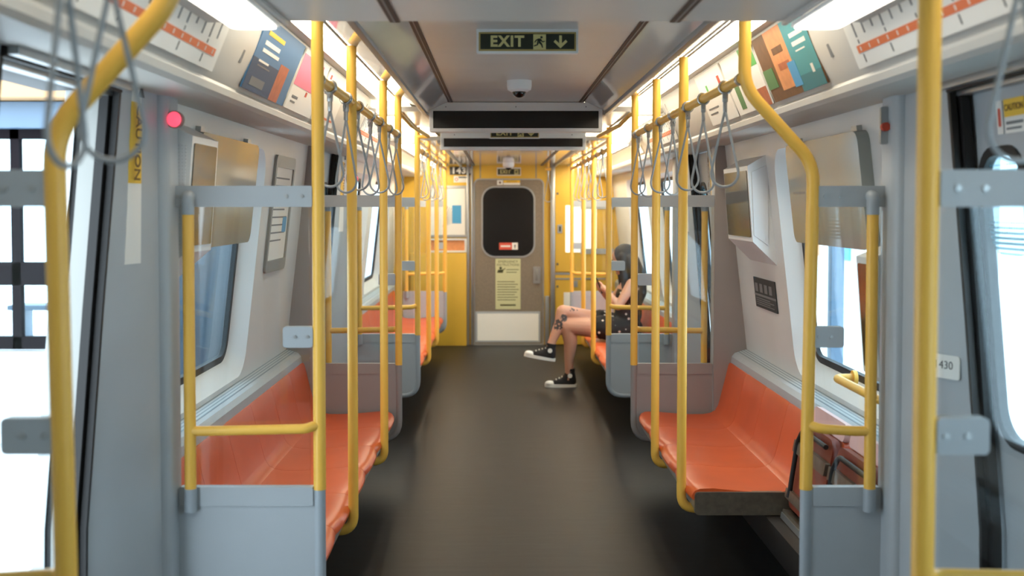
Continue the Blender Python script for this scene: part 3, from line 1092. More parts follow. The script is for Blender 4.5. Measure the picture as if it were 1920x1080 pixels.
# car number stickers
def number_sticker(o, u, label, sc=1.0):
    t = thing('number_sticker', label, 'sticker', 'car number stickers')
    f = F(o, u, (0, 0, 1))
    MB().plate(f, -.075 * sc, .075 * sc, -.035, .035, 0, .003, .01).build('sheet', 'paper', t)
    text('lettering', '1430', .045 * sc, f.at(0, .004, .003), 'dark_ink', t)
number_sticker((1.213, 3.25, 1.13), (.10, -.19, 0), 'number sticker partly hidden behind the near right pole', .75)
number_sticker((1.1755, 7.79, 1.14), (0, -1, 0), 'number sticker seen through the right front windscreen glass')

# ------------------------------------------------------------------ cove: maps and advertisements
def cove_frame(s):
    u = (0, -1, 0) if s > 0 else (0, 1, 0)
    v = (s * -.105, 0, .255)
    return F((s * .982, 0, 2.0), u, v)
def cove_u(s, y):
    return -y if s > 0 else y
N0 = .016
def route_map(s, y0, y1, label):
    t = thing('route_map', label, 'map', 'route maps above the doors')
    f = cove_frame(s)
    a, b = sorted((cove_u(s, y0), cove_u(s, y1)))
    MB().plate(f, a, b, .012, .235, N0 - .004, N0, .004).build('sheet', 'paper', t)
    line = MB().plate(f, a + .05, b - .05, .055, .078, N0, N0 + .0015).build('orange_line', 'map_orange', t)
    sheet = t
    nst = 17
    for i in range(nst):
        u = a + .08 + i * (b - a - .16) / (nst - 1)
        MB().plate(f, u - .003, u + .003, .060, .073, N0 + .0015, N0 + .0025).build('station_mark', 'paper', line)
        h = random.uniform(.04, .09)
        MB().plate(f, u - .006, u + .004, .095 + random.uniform(0, .02), .10 + h, N0, N0 + .001).build('station_name', 'grey_ink', t)
        if i % 3 == 0:
            MB().plate(f, u - .003, u + .003, .025, .05, N0, N0 + .001).build('tick_mark', 'dark_ink', t)
            MB().plate(f, u - .003, u + .003, .082, .094, N0, N0 + .001).build('tick_mark', 'dark_ink', t)
    MB().plate(f, a + .03, a + .14, .19, .205, N0, N0 + .001).build('heading', 'grey_ink', t)
route_map(1, 1.95, 3.28, 'orange line route map in the cove above the near right door')
route_map(-1, 1.95, 3.34, 'orange line route map in the cove above the near left door')
route_map(-1, 6.6, 7.75, 'small orange line map above the far left door')
route_map(1, 6.6, 7.75, 'small orange line map above the far right door')

def advert(s, y0, y1, base, label, blocks):
    """blocks: (name, u0,u1,v0,v1 as fractions, material)"""
    t = thing('advertisement_card', label, 'advertisement', 'advertising cards in the cove')
    f = cove_frame(s)
    a, b = sorted((cove_u(s, y0), cove_u(s, y1)))
    V0, V1 = .008, .262
    MB().plate(f, a, b, V0, V1, N0 - .006, N0, .002).build('card', base, t)
    n = 0
    for (nm, u0, u1, w0, w1, m) in blocks:
        n += 1
        MB().plate(f, a + (b - a) * u0, a + (b - a) * u1, V0 + (V1 - V0) * w0, V0 + (V1 - V0) * w1, N0, N0 + .0008 + .00012 * n).build(nm, m, t)
    return t, f, a, b
t, f, a, b = advert(1, 3.60, 4.28, 'brown_p', 'teal, peach and brown advertisement at the upper right beside the bent pole',
       [('teal_field', .60, 1, 0, 1, 'teal'), ('peach_field', .26, .60, .12, 1, 'peach'), ('dark_field', .60, 1, 0, .22, 'teal_dark'),
        ('headline', .70, .93, .74, .80, 'paper'), ('headline', .70, .93, .62, .68, 'paper'), ('byline', .72, .88, .54, .56, 'paper'),
        ('logo_mark', .86, .90, .20, .32, 'paper'), ('text_block', .32, .52, .64, .74, 'brown_p'), ('text_block', .34, .55, .40, .50, 'rust_p'), ('photo', .50, .64, .1, .46, 'sky_p'),
        ('photo', .0, .2, .2, .5, 'leaf_p')])
advert(1, 4.32, 4.90, 'paper', 'white card with green square and leaf on the right',
       [('green_square', .62, 1, .66, 1, 'green_p'), ('leaf', .16, .30, .08, .5, 'leaf_p'), ('orange_corner', .72, 1, 0, .30, 'rust_p'), ('text_block', .45, .62, .24, .27, 'grey_ink'), ('text_block', .45, .6, .16, .18, 'grey_ink')])
advert(1, 4.94, 5.52, 'paper', 'cream card with small red and green marks on the right',
       [('red_mark', .8, .88, .6, .82, 'red_p'), ('yellow_mark', .3, .36, .6, .76, 'green_p'), ('text_block', .1, .5, .3, .33, 'grey_ink'), ('text_block', .1, .4, .2, .23, 'grey_ink')])
advert(1, 8.2, 8.75, 'paper', 'pale card with blue dot past the far right door',
       [('blue_dot', .55, .8, .6, .85, 'sky_p'), ('teal_block', .6, .85, .25, .5, 'teal')])
t, f, a, b = advert(-1, 3.72, 4.42, 'blue_p', 'dark blue advertisement with white text at upper left',
       [('navy_field', 0, .62, 0, .45, 'navy_p'), ('rust_photo', .60, .82, 0, .55, 'rust_p'), ('headline', .12, .5, .80, .86, 'caution'),
        ('headline', .12, .46, .66, .72, 'paper'), ('headline', .12, .5, .56, .61, 'paper'), ('byline', .12, .34, .42, .45, 'paper'), ('byline', .12, .4, .36, .38, 'grey_ink'), ('logo_mark', .1, .4, .08, .2, 'grey_ink')])
advert(-1, 4.46, 5.06, 'paper', 'white and pink advertisement behind the left front pole',
       [('pink_field', .0, .8, .40, .92, 'pink_p'), ('text_block', .1, .3, .2, .24, 'grey_ink'), ('text_block', .1, .26, .12, .15, 'grey_ink'), ('red_mark', .5, .56, .3, .38, 'red_p')])
advert(-1, 5.1, 5.7, 'paper', 'cream card with slanted lines behind the left straps',
       [('text_block', .1, .5, .66, .70, 'grey_ink'), ('text_block', .1, .46, .54, .58, 'grey_ink'), ('red_dot', .1, .16, .8, .9, 'red_p'), ('orange_line', .0, .9, .1, .14, 'map_orange')])
# small latch slots in the cove
def latch(s, y, label):
    f = cove_frame(s).at(cove_u(s, y), .10, N0 - .006)
    o = MB().plate(f, -.012, .012, -.022, .022, 0, .004, .003).build('hatch_latch', 'grey_ink')
    tag(o, label, 'latch', 'cove hatch latches')
latch(1, 3.47, 'small grey latch on the right cove left of the route map')
latch(-1, 3.60, 'small grey latch on the left cove before the blue advertisement')

# ------------------------------------------------------------------ ceiling fixtures
def run_man(b, f, u, v, sc, n0, n1):
    P = lambda pts: [(u + x * sc, v + y * sc) for x, y in pts]
    b.prism(f, [(u + .16 * sc + .11 * sc * math.cos(q / 10 * 2 * PI), v + .40 * sc + .11 * sc * math.sin(q / 10 * 2 * PI)) for q in range(10)], n0, n1)
    b.prism(f, P([(.12, .28), (-.10, .30), (-.22, .05), (.0, -.06), (.12, .1)]), n0, n1)
    b.prism(f, P([(-.10, .30), (-.34, .18), (-.46, -.02), (-.38, -.06), (-.28, .10), (-.12, .18)]), n0, n1)
    b.prism(f, P([(.10, .28), (.26, .06), (.46, .10), (.46, .02), (.24, -.04), (.04, .12)]), n0, n1)
    b.prism(f, P([(-.22, .05), (-.06, -.06), (-.14, -.28), (-.48, -.40), (-.52, -.31), (-.24, -.20)]), n0, n1)
    b.prism(f, P([(-.06, -.02), (.10, .02), (.24, -.20), (.30, -.5), (.20, -.5), (.12, -.26), (-.08, -.10)]), n0, n1)

def exit_sign(x, y, zc, w, h, label, arrow=True):
    t = thing('exit_sign', label, 'sign', 'exit signs')
    f = front(x, y, zc)
    MB().plate(f, -w / 2 - .008, w / 2 + .008, -h / 2 - .008, h / 2 + .014, -.03, 0, .004).build('back_board', 'white', t)
    MB().plate(f, -w / 2, w / 2, -h / 2, h / 2, 0, .004).build('border', 'sign_gold', t)
    MB().plate(f, -w / 2 + .006, w / 2 - .006, -h / 2 + .006, h / 2 - .006, .004, .006).build('face', 'sign_green', t)
    q = MB()
    if arrow:
        ins = .012
        text('lettering', 'EXIT', h * .80, f.at(-w * .21, -.001, .006), 'sign_glow', t, bold=h * .03, sx=1.0)
        mu = w * .125
        c = w * .34
        s_ = h * .4
        q.prism(f, [(c - .09 * s_ * 2, s_ * .8), (c + .09 * s_ * 2, s_ * .8), (c + .18 * s_, -.25 * s_), (c + .7 * s_, .22 * s_), (c + .92 * s_, -.05 * s_), (c, -.92 * s_), (c - .92 * s_, -.05 * s_), (c - .7 * s_, .22 * s_), (c - .18 * s_, -.25 * s_)], .006, .0072)
        q.build('arrow', 'sign_glow', t)
        q = MB()
    else:
        text('lettering', 'EXIT', h * .80, f.at(-w * .16, -.001, .006), 'sign_glow', t, bold=h * .03, sx=.95)
        mu = w * .33
    MB().plate(f, mu - h * .34, mu + h * .34, -h * .44, h * .38, .006, .0075).build('pictogram_panel', 'sign_glow', t)
    run_man(q, f, mu, -h * .03, h * .62, .0075, .0085)
    q.build('running_figure', 'sign_green', t)
exit_sign(0.0, 3.95, 2.186, .345, .066, 'large dark green exit sign with arrow on the near ceiling')
exit_sign(0.01, 7.925, 2.128, .345, .066, 'partly hidden exit sign between the two black display boards')
exit_sign(.012, YEND - .012, 2.005, .262, .072, 'small exit sign on the yellow wall above the end door', False)

def led_board(y, z0, z1, zt, label):
    t = thing('destination_display', label, 'display', 'black ceiling display boards')
    w = .5
    MB().box(-w - .02, w + .02, y, y + .10, z0 - .022, zt, .008).build('housing', 'white', t)
    f = front(0, y, 0)
    MB().plate(f, -w + .004, w - .004, z0, z1, .0, .004, .002).build('screen', 'gloss_black', t)
    q = MB()
    for u in (-.42, 0, .42):
        q.cyl(f.p(u, z1 + .025, 0), f.p(u, z1 + .025, .003), .004, 8)
    q.build('screw', 'grey_ink', t)
led_board(6.66, 2.072, 2.175, 2.228, 'nearer black display board under the white ceiling edge')
led_board(7.93, 2.030, 2.090, 2.178, 'farther black display board behind the first one')

def dome(y, z, label):
    t = thing('security_camera', label, 'camera', 'ceiling dome cameras', (0.0, y, z))
    b = MB()
    b.rings([[Vector((r * math.cos(q / 24 * 2 * PI), r * math.sin(q / 24 * 2 * PI), zz)) for q in range(24)] for r, zz in ((.062, 0), (.062, -.03), (.058, -.046), (.04, -.056))])
    b.build('base', 'white', t)
    MB().ball((0, 0, -.055), .034, .034, .03).build('dome', 'gloss_black', t)
    MB().box(-.02, .02, -.06, -.02, -.03, .0, .006).build('bracket', 'white', t)
dome(5.55, 2.23, 'white dome camera on the near ceiling behind the exit sign')
dome(12.0, 2.08, 'small dome camera just before the yellow end wall')

# ------------------------------------------------------------------ end wall and cab door
def ex(px): return (px - 936) / 162.0 + CX
def ez(py): return CZ - (py - 388) / 162.0
E = YEND
fe = front(0, E, 0)
struct(MB().box(-1.45, 1.45, E, E + .08, 0, 2.42).build('wall_end', 'end_yellow'))
# cabinet face on the left, proud of the wall
o = MB().box(-1.12, ex(875), E - .10, E - .002, 0.0, ez(474), .006).build('equipment_cabinet', 'end_yellow')
tag(o, 'yellow equipment cabinet left of the end door', 'cabinet')
t = thing('cabinet_slot', 'white-framed slot panel above the yellow cabinet', 'panel')
q0, q1, r0, r1 = ex(800), ex(876), ez(473), ez(447)
MB().prism(fe, rr(q0, q1, r0, r1, .01), .002, .03, [rr(q0 + .03, q1 - .03, r0 + .02, r1 - .02, .004)]).build('frame', 'white', t)
MB().plate(fe, q0 + .02, q1 - .02, r0 + .01, r1 - .01, .001, .008).build('recess', 'peach', t)
MB().plate(fe, ex(824), ex(838), ez(463), ez(453), .008, .014, .004).build('latch', 'alu_dull', t)
# white vertical edge trims
for (x0, x1, th) in ((875, 880, .04), (883, 887, .03), (1032, 1040, .07)):
    struct(MB().box(ex(x0), ex(x1), E - th, E, 0, 2.08, .004).build('trim_%d' % k, 'alu')); k += 1
for px in (900.5, 1005):
    struct(MB().box(ex(px - 1), ex(px + 1), E - .004, E, ez(334), 2.08).build('trim_%d' % k, 'alu_dull')); k += 1
struct(MB().box(ex(1022), ex(1030), E - .02, E, 0, ez(555), .004).build('trim_%d' % k, 'alu_dull')); k += 1
# the end door
t = bpy.data.objects.new('door_%d' % n, None); n += 1
COL.objects.link(t)
struct(t)
x0, x1, z1 = ex(888), ex(1020), ez(335)
xc0, xc1 = ex(903.5), ex(1002.5)
wz0, wz1 = ez(482), ez(350)
MB().prism(fe, rr(x0, x1, 0.002, z1, .07, 8, (0, 0, 1, 1)), .002, .026, [rr(x0 + .014, x1 - .014, .0155, z1 - .014, .06, 8, (0, 0, 1, 1))]).build('door_frame', 'alu', t)
MB().prism(fe, rr(x0 + .013, x1 - .013, .014, z1 - .013, .06, 8, (0, 0, 1, 1)), .002, .016, [rr(xc0, xc1, wz0, wz1, .15, 10)]).build('door_skin', 'door_taupe', t)
MB().prism(fe, rr(xc0 - .006, xc1 + .006, wz0 - .006, wz1 + .006, .155, 10), .012, .024, [rr(xc0 + .012, xc1 - .012, wz0 + .012, wz1 - .012, .14, 10)]).build('window_rim', 'alu', t)
MB().prism(fe, rr(xc0, xc1, wz0, wz1, .15, 10), .004, .012).build('pane', 'gloss_black', t)
MB().plate(fe, ex(891), ex(1013), ez(642), ez(584), .016, .022, .004).build('kick_frame', 'blue_grey', t)
MB().plate(fe, ex(895), ex(1010), ez(639), ez(588), .022, .026, .002).build('kick_plate', 'kick', t)
h = MB().plate(fe, ex(1000), ex(1013), ez(531), ez(500), .016, .03, .006).build('latch_plate', 'alu', t)
MB().box(ex(1004), ex(1009), E - .05, E - .03, ez(526), ez(505), .004).build('door_handle', 'alu_dull', t)
MB().plate(fe, x0, x1, 0, .014, .002, .05, .002).build('threshold', 'alu_dull', t)

t = thing('emergency_notice', 'pale green emergency instruction sheet on the end door', 'sign')
f = front((ex(929) + ex(976)) / 2, E - .0165, (ez(485) + ez(580)) / 2)
w, hh = (ex(976) - ex(929)) / 2, (ez(485) - ez(580)) / 2
MB().plate(f, -w, w, -hh, hh, 0, .004).build('sheet', 'cream', t)
text('lettering', 'EMERGENCY', .040, f.at(0, hh - .035, .004), 'olive_ink', t)
text('lettering', 'INSTRUCTIONS', .037, f.at(0, hh - .072, .004), 'olive_ink', t)
for i, vv in enumerate((.20, .17, .06, .03, .0, -.03, -.06, -.09, -.12, -.15)):
    MB().plate(f, (-.02 if vv > .1 else -w + .02), w - .02 - (i * 37 % 5) * .012, vv - .037, vv - .03, .004, .005).build('print_line', 'olive_ink', t)
MB().plate(f, -.09, .09, -.253, -.236, .004, .005).build('footer_line', 'olive_ink', t)
q = MB()
q.prism(f, [(-.085 + .016 * math.cos(i / 10 * 2 * PI), .185 + .016 * math.sin(i / 10 * 2 * PI)) for i in range(10)], .004, .0052)
q.prism(f, [(-.125, .13), (-.06, .13), (-.05, .165), (-.03, .175), (-.032, .185), (-.065, .168), (-.115, .166)], .004, .0052)
q.build('pictogram', 'olive_ink', t)

t = thing('window_label', 'red and white label low in the end door window', 'sticker')
f = front(0, E - .012, 0)
MB().plate(f, ex(936), ex(960), ez(468), ez(455), 0, .002).build('red_half', 'label_red', t)
MB().plate(f, ex(960), ex(971), ez(468), ez(455), 0, .002).build('white_half', 'paper', t)
q = MB(); q.plate(f, ex(939), ex(957), ez(463), ez(460), .002, .003); q.build('print_line', 'paper', t)
q = MB(); q.prism(f, [(ex(964), ez(459)), (ex(967), ez(459)), (ex(966), ez(466)), (ex(965), ez(466))], .002, .003); q.build('mark', 'dark_ink', t)

t = thing('caution_sticker', 'small caution sticker at the top of the end door', 'sticker')
f = front(0, E - .0165, 0)
MB().plate(f, ex(932), ex(943), ez(347), ez(338), 0, .003).build('pictogram', 'paper', t)
MB().plate(f, ex(944), ex(975), ez(343), ez(338), 0, .003).build('yellow_band', 'caution', t)
MB().plate(f, ex(944), ex(975), ez(347), ez(343), 0, .003).build('white_band', 'paper', t)
text('lettering', 'CAUTION', .026, f.at(ex(959.5), ez(340.6), .003), 'caution_ink', t)
q = MB(); q.prism(f, [(ex(937.5) + .014 * math.cos(i / 8 * 2 * PI), ez(342.5) + .014 * math.sin(i / 8 * 2 * PI)) for i in range(8)], .003, .004); q.build('mark', 'brown_p', t)

t = thing('car_number_sign', 'black sign with white car number beside the end door', 'sign')
f = front(0, E - .002, 0)
MB().plate(f, ex(843), ex(886), ez(328), ez(313), 0, .006).build('plate', 'gloss_black', t)
text('lettering', '1430', .098, f.at(ex(865), ez(320.5), .006), 'paper', t, bold=.004, sx=1.05)
t = thing('no_smoking_sticker', 'white sticker with red mark under the car number', 'sticker')
MB().plate(f, ex(851), ex(881), ez(342), ez(330), 0, .003).build('sheet', 'paper', t)
MB().plate(f, ex(860), ex(879), ez(334), ez(331.5), .003, .004).build('print_line', 'dark_ink', t)
q = MB(); q.prism(f, [(ex(856) + .02 * math.cos(i / 12 * 2 * PI), ez(336.5) + .02 * math.sin(i / 12 * 2 * PI)) for i in range(12)], .003, .004, [[(ex(856) + .013 * math.cos(i / 12 * 2 * PI), ez(336.5) + .013 * math.sin(i / 12 * 2 * PI)) for i in range(12)]]); q.build('red_ring', 'label_red', t)

t = thing('system_map', 'silver-framed system map with blue block left of the end door', 'map')
q0, q1, r0, r1 = ex(800), ex(877), ez(445), ez(348)
MB().prism(f, rr(q0, q1, r0, r1, .02), 0, .02, [rr(q0 + .03, q1 - .03, r0 + .03, r1 - .03, .005)]).build('frame', 'alu', t)
MB().plate(f, q0 + .02, q1 - .02, r0 + .02, r1 - .02, 0, .008).build('sheet', 'paper', t)
MB().plate(f, ex(848), ex(865), ez(419), ez(385), .008, .0095).build('blue_block', 'sky_p', t)
q = MB()
for i in range(9):
    a = .3 + i * .12
    c, s_ = math.cos(a), math.sin(a)
    uu, vv = ex(830), ez(425)
    q.prism(f, [(uu, vv), (uu + .006, vv), (uu + .2 * c, vv + .25 * s_), (uu + .2 * c - .006, vv + .25 * s_)], .008, .009)
q.build('map_lines', 'grey_ink', t)

# cab side on the right: yellow panels with seams, glowing pane, grilles
M['lit_window'] = mat('daylit_cab_window', (244, 242, 228), 0.4, emit=(1.0, .97, .86), es=.8)  # emission added to brighten the white pane; no lamp stands behind it
t = thing('cab_panel', 'yellow cab partition right of the end door with white window', 'panel')
MB().plate(fe, ex(1041), 1.13, .01, ez(515), .002, .03, .004).build('lower_skin', 'end_yellow', t)
MB().plate(fe, ex(1041), 1.13, ez(509), ez(349), .002, .03, .004).build('upper_skin', 'end_yellow', t)
MB().plate(fe, ex(1041), 1.13, ez(515), ez(511), .002, .034).build('seam_rail', 'alu', t)
MB().plate(fe, ex(1041), 1.13, ez(524), ez(521), .03, .036).build('seam_rail', 'alu', t)
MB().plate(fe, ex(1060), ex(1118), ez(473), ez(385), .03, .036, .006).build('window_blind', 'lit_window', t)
q = MB()
for (a, b) in ((392, 384), (476, 466)):
    q.plate(fe, ex(1088), ex(1150), ez(a), ez(b), .036, .042)
q.build('window_bar', 'blue_grey', t)
MB().plate(fe, ex(1045), ex(1054), ez(437), ez(421), .03, .04, .006).build('switch_plate', 'alu', t)
MB().plate(fe, ex(1048), ex(1051), ez(434), ez(424), .04, .05, .004).build('switch', 'dark_ink', t)
MB().plate(fe, ex(1057), ex(1086), ez(575), ez(548), .03, .036, .002).build('vent_grille', 'kick', t)
MB().plate(fe, ex(1088), ex(1103), ez(575), ez(548), .03, .036, .002).build('vent_grille', 'kick', t)
q = MB()
for yy in (363, 495, 537):
    q.cyl(fe.p(ex(1045), ez(yy), .03), fe.p(ex(1045), ez(yy), .04), .014, 14)
q.build('lock', 'steel_dark', t)
MB().plate(fe, ex(1073), ex(1083), ez(538), ez(526), .03, .042, .004).build('latch', 'alu', t)
strap(.44, 12.2, .2, 'lone hand strap hanging in front of the yellow cab panel', 'hand straps near the end wall', 1)
tt = thing('strap_bracket', 'short yellow bracket holding the lone strap by the cab', 'bracket')
MB().tube([(.44, 12.2, 2.079), (.44, 12.2, 2.03)], .012, 10).build('stem', 'yellow', tt)
MB().tube([(.41, 12.2, 2.015), (.47, 12.2, 2.015)], .0165, 10).build('bar', 'yellow', tt)

# ------------------------------------------------------------------ the seated person
def fuse(b, name, m, parent, voxel=.007, smooth=3):
    o = b.build(name, m, None)
    r = o.modifiers.new('r', 'REMESH')
    r.mode = 'VOXEL'
    r.voxel_size = voxel
    r.use_smooth_shade = True
    sm = o.modifiers.new('s', 'SMOOTH')
    sm.factor = .5
    sm.iterations = smooth
    dg = bpy.context.evaluated_depsgraph_get()
    me = bpy.data.meshes.new_from_object(o.evaluated_get(dg))
    me.name = name
    old = o.data
    o.modifiers.clear()
    o.data = me
    bpy.data.meshes.remove(old)
    for p in me.polygons:
        p.use_smooth = True
    if parent is not None:
        o.parent = parent
    return o
V = Vector
per = thing('person', 'person in black dotted dress sitting cross-legged on the far right bench looking down', 'person')
hipL, hipR = V((1.0, 9.73, .515)), V((1.0, 9.93, .52))
kneeL, ankL = V((.505, 9.77, .545)), V((.525, 9.80, .115))
kneeR, ankR = V((.465, 9.80, .672)), V((.345, 9.74, .345))
neck, head = V((1.035, 9.83, .985)), V((.995, 9.83, 1.135))
shL, elL, wrL = V((1.06, 9.66, .925)), V((.935, 9.60, .735)), V((.84, 9.70, .87))
shR, elR, wrR = V((1.06, 10.0, .925)), V((.93, 10.06, .74)), V((.82, 9.90, .85))
M['skin'] = skin_mat([(.58, 9.72, .74, .13), (.74, 9.70, .66, .12), (.42, 9.74, .56, .08), (.68, 9.78, .76, .12), (.47, 9.74, .62, .06)])
b = MB()
b.limb([hipL, hipL.lerp(kneeL, .45), kneeL, kneeL.lerp(ankL, .32) + V((.022, 0, 0)), kneeL.lerp(ankL, .75), ankL, V((.515, 9.80, .07))], [.098, .092, .069, .062, .041, .038, .036])
b.limb([hipR, hipR.lerp(kneeR, .45), kneeR, kneeR.lerp(ankR, .35) + V((.02, 0, .01)), kneeR.lerp(ankR, .75), ankR, V((.345, 9.74, .30))], [.088, .080, .060, .054, .038, .036, .034])
b.ball((1.03, 9.83, .52), .125, .165, .10)
b.ball((1.05, 9.83, .66), .105, .14, .14)
b.ball((1.055, 9.83, .82), .105, .155, .15)
b.limb([V((1.06, 9.74, .92)), V((1.06, 9.92, .92))], [.055, .055])
b.limb([V((1.055, 9.83, .93)), neck, V((1.015, 9.83, 1.06))], [.06, .048, .046])
# head, bowed towards the phone
R = Matrix.Rotation(math.radians(-24), 3, 'Y')
b.ball(head + V((.01, 0, .02)), .098, .076, .108, R)
b.ball(head + R @ V((-.035, 0, -.05)), .062, .056, .070, R)
b.ball(head + R @ V((-.085, 0, -.095)), .020, .022, .018)
b.limb([head + R @ V((-.088, 0, .012)), head + R @ V((-.112, 0, -.032))], [.011, .014])
for yy in (-.012, .012):
    b.ball(head + R @ V((-.098, yy, -.036)), .009, sub=2)
b.limb([head + R @ V((-.089, -.018, -.062)), head + R @ V((-.095, 0, -.060)), head + R @ V((-.089, .018, -.062))], [.007, .009, .007])
for sg in (-1, 1):
    b.ball(head + R @ V((.012, sg * .077, -.012)), .020, .010, .030, R, 2)
for sh, el, wr in ((shL, elL, wrL), (shR, elR, wrR)):
    b.limb([sh, sh.lerp(el, .4), el, el.lerp(wr, .3), wr], [.052, .045, .036, .036, .024])
# hands: palm, four bent fingers, thumb
phone_c = V((.785, 9.79, .905))
def hand(wr, sg):
    d = (phone_c - wr).normalized()
    side = V((0, -sg, 0))
    palm = wr + d * .045
    up = V((-.25, 0, .95)).normalized()
    b.limb([wr, palm], [.024, .030])
    for i in range(4):
        base = palm + up * (.026 - .017 * i) + d * .028
        ln = (.030, .034, .031, .025)[i]
        m1 = base + (d * .8 - side * -.2).normalized() * ln
        m2 = m1 + (d * .3 + side * sg * 0 - V((0, sg * -.0, 0)) + V((-.3, sg * -.0, -.2))).normalized() * ln * .8
        b.limb([base, m1, m2], [.0095, .009, .0075])
    th0 = palm + up * .022
    th1 = th0 + (up * .6 + d * .6).normalized() * .028
    th2 = th1 + (d * .8 + up * .2).normalized() * .024
    b.limb([th0, th1, th2], [.012, .0105, .0085])
hand(wrL, 1)
hand(wrR, -1)
fuse(b, 'body', M['skin'], per, .0075, 3)
# face details
q = MB()
for sg in (-1, 1):
    q.ball(head + R @ V((-.085, sg * .030, .004)), .010, .012, .008, R, 2)
q.build('eyes', 'white', per)
q = MB()
for sg in (-1, 1):
    q.ball(head + R @ V((-.0935, sg * .030, .002)), .0045, sub=2)
    q.tube([head + R @ V((-.092, sg * .016, .026)), head + R @ V((-.094, sg * .032, .031)), head + R @ V((-.084, sg * .048, .026))], .0035, 6)
q.build('brows', 'hair', per)
# long dark hair
b = MB()
b.ball(head + V((.022, 0, .034)), .108, .090, .108, R)
b.ball(head + V((.06, 0, -.03)), .085, .092, .12)
b.limb([head + V((.055, -.055, .0)), V((1.09, 9.735, 1.0)), V((1.075, 9.715, .88)), V((1.06, 9.71, .79))], [.062, .055, .045, .022])
b.limb([head + V((.055, .055, .0)), V((1.09, 9.925, 1.0)), V((1.08, 9.94, .88)), V((1.07, 9.94, .79))], [.062, .055, .045, .022])
b.limb([head + V((.07, 0, -.02)), V((1.13, 9.83, .98)), V((1.14, 9.83, .84)), V((1.135, 9.83, .74))], [.085, .08, .075, .04])
b.limb([head + V((-.01, -.078, .03)), head + V((-.005, -.086, -.08)), V((1.0, 9.73, .96)), V((1.0, 9.71, .86))], [.034, .034, .034, .018])
b.limb([head + V((-.01, .078, .03)), head + V((-.005, .086, -.08)), V((1.0, 9.93, .96)), V((1.0, 9.95, .86))], [.034, .034, .034, .018])
fuse(b, 'hair', 'hair', per, .008, 2)
# dress
b = MB()
b.ball((1.03, 9.83, .525), .15, .185, .112)
b.ball((1.05, 9.83, .66), .122, .158, .15)
b.ball((1.055, 9.83, .80), .120, .170, .13)
b.limb([V((1.06, 9.72, .93)), V((1.06, 9.72, .80))], [.028, .06])
b.limb([V((1.06, 9.94, .93)), V((1.06, 9.94, .80))], [.028, .06])
b.limb([hipL, V((.80, 9.745, .538))], [.106, .108])
b.limb([hipR, V((.80, 9.88, .575))], [.108, .110])
fuse(b, 'dress', 'polka', per, .008, 3)
# shoes: canvas upper, white sole and toe cap, sock
def shoe(ank, heel, toe, up):
    heel, toe, up = V(heel), V(toe), V(up).normalized()
    d = (toe - heel).normalized()
    L = (toe - heel).length
    side = d.cross(up).normalized()
    fr = F(heel, d, side)
    outl = []
    for i in range(24):
        a = i / 24 * 2 * PI
        x = L / 2 - L / 2 * math.cos(a)
        w = .036 + .010 * math.sin(min(1, x / L) * PI * .9)
        yv = math.sin(a)
        outl.append((x, (abs(yv) ** .6) * (1 if yv > 0 else -1) * w))
    ups = 1 if fr.n.dot(up) > 0 else -1
    q = MB()
    q.prism(fr, outl, 0, .026 * ups)
    q.build('sole', 'rubber_white', per, angle=50)
    q = MB()
    c = heel + up * .03
    q.limb([c + d * .045 + up * .01, c + d * .12 + up * .012, c + d * .19 + up * .002], [.037, .037, .030])
    q.limb([c + d * .045 + up * .02, ank + up * .02], [.041, .042])
    q.limb([c + d * .12 + up * .012, ank + d * .02], [.034, .036])
    upper = fuse(q, 'shoe_upper', 'canvas', per, .006, 3)
    q = MB()
    q.ball(c + d * (L - .045) + up * .0, .043, .040, .026, Matrix((d, side, up)).transposed())
    q.build('toe_cap', 'rubber_white', upper)
    q = MB()
    for i in range(5):
        pp = c + d * (.185 - i * .026) + up * (.036 + i * .013)
        q.cyl(pp - side * .022, pp + side * .022, .0042, 8)
    q.build('laces', 'rubber_white', upper)
    q = MB()
    fb = F(ank + side * .044 * (1 if side.y < 0 else -1) + up * .0, d, up)
    cc = ank - V((0, .043, 0)) + d * .005
    q.cyl(cc, cc - V((0, .004, 0)), .020, 18)
    q.build('ankle_patch', 'rubber_white', upper)
    q = MB()
    q.cyl(ank + up * .035, ank + up * .06, .042, 16)
    q.build('sock', 'canvas', per)
shoe(V((.532, 9.80, .105)), (.592, 9.80, .0), (.305, 9.80, .0), (0, 0, 1))
shoe(V((.352, 9.74, .335)), (.395, 9.735, .235), (.118, 9.735, .285), (.18, 0, .98))
# phone
t = thing('phone', 'dark phone held up by the seated person', 'phone')
f = F((.785, 9.79, .905), (0, 1, 0), (-.35, 0, .94))
MB().plate(f, -.037, .037, -.075, .075, -.004, .004, .01).build('case', 'gloss_black', t)
MB().plate(f, -.033, .033, -.068, .068, -.0052, -.004, .006).build('screen', 'screen', t)

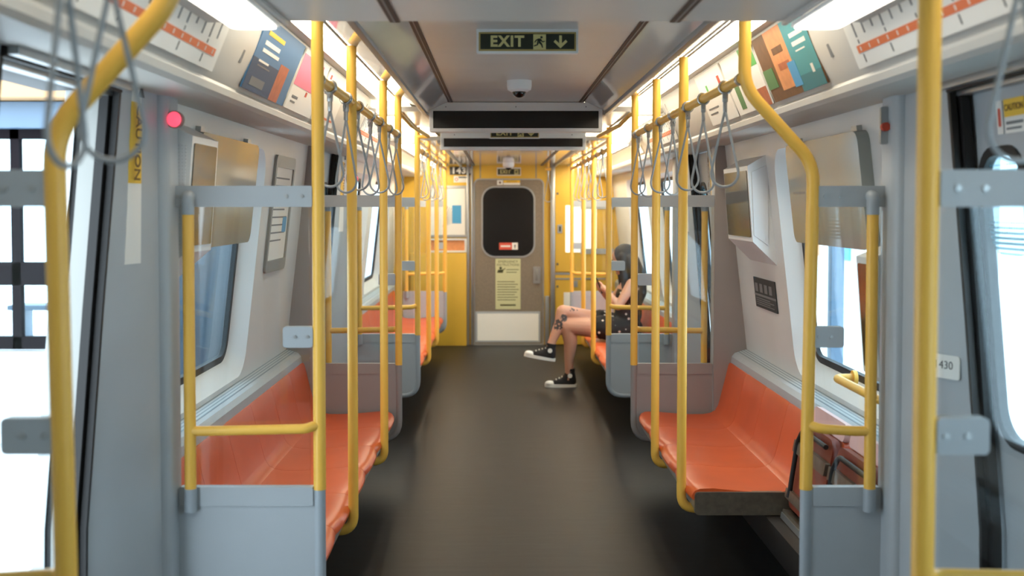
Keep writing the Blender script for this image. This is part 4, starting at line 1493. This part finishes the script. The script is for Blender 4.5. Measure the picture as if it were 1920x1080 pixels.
# ------------------------------------------------------------------ outside
struct(MB().box(-12, -1.50, -4, 14, -.12, -.02).build('ground_platform', 'tile'))
struct(MB().box(1.6, 30, -6, 40, -1.2, -1.0).build('ground_track', 'ext_white'))
t = thing('platform_screen', 'dark-framed glazed platform screen outside the open left door', 'screen', None, (0, 12.4, 0))
YF = 0
q = MB()
for x in (-6.3, -5.52, -4.7, -7.3):
    q.box(x - .05, x + .05, YF, YF + .1, 0, 2.5)
q.box(-8.5, -4.65, YF, YF + .1, 2.36, 2.55)
q.box(-8.5, -4.65, YF, YF + .1, .72, .98)
q.box(-8.5, -4.65, YF, YF + .1, 0, .14)
q.build('frame', 'ext_dark', t)
for a, b in ((-8.5, -7.35), (-7.25, -6.35), (-6.25, -5.57), (-5.47, -4.75)):
    MB().box(a, b, YF + .04, YF + .05, .14, 2.36).build('pane', 'win_glass', t)
o = MB().box(-8.5, -4.2, 12.2, 12.7, 2.47, 2.76, .02).build('canopy_beam', 'ext_blue'); tag(o, 'blue-grey beam above the platform screen', 'beam')
o = MB().box(-8.5, -3.9, 11.9, 12.9, 2.77, 3.5, .02).build('canopy_fascia', 'ext_tan'); tag(o, 'tan cladding band above the blue-grey beam', 'canopy')
t = thing('platform_bench', 'grey bench on the platform beyond the screen', 'bench', None, (-5.3, 13.2, -.02))
q = MB(); q.box(-.6, .6, -.2, .2, .40, .46, .01); q.build('seat', 'ext_blue', t)
for x in (-.5, .5):
    MB().box(x - .05, x + .05, -.18, .18, 0, .40, .01).build('leg', 'ext_blue', t)
o = MB().box(-2.45, -2.3, 7.4, 13.6, -.02, 3.0).build('station_wall', 'ext_blue'); struct(o)
# right: posts and a pale building with coloured windows
t = thing('catenary_post', 'blue-grey steel post outside the front right window', 'post', None, (2.75, 9.35, -1.0))
q = MB(); q.box(-.055, .055, -.055, .055, 0, 4.2, .01); q.build('shaft', 'ext_blue', t)
MB().box(-.22, .22, -.05, .05, 3.25, 3.32, .01).build('arm', 'ext_blue', t)
bd = thing('building', 'pale building with coloured panels beyond the right window', 'building', None, (0, 0, 0))
q = MB(); q.box(9, 12, 22, 40, -1, 9); q.build('wall', 'ext_white', bd)
rc = random.Random(3)
for i in range(6):
    for j in range(5):
        y = 23 + i * 2.8
        z = .2 + j * 1.5
        MB().box(8.95, 9.0, y, y + 1.2, z, z + .8).build('window', ('sky_p', 'peach', 'ext_blue', 'caution', 'ext_tan')[rc.randrange(5)], bd)
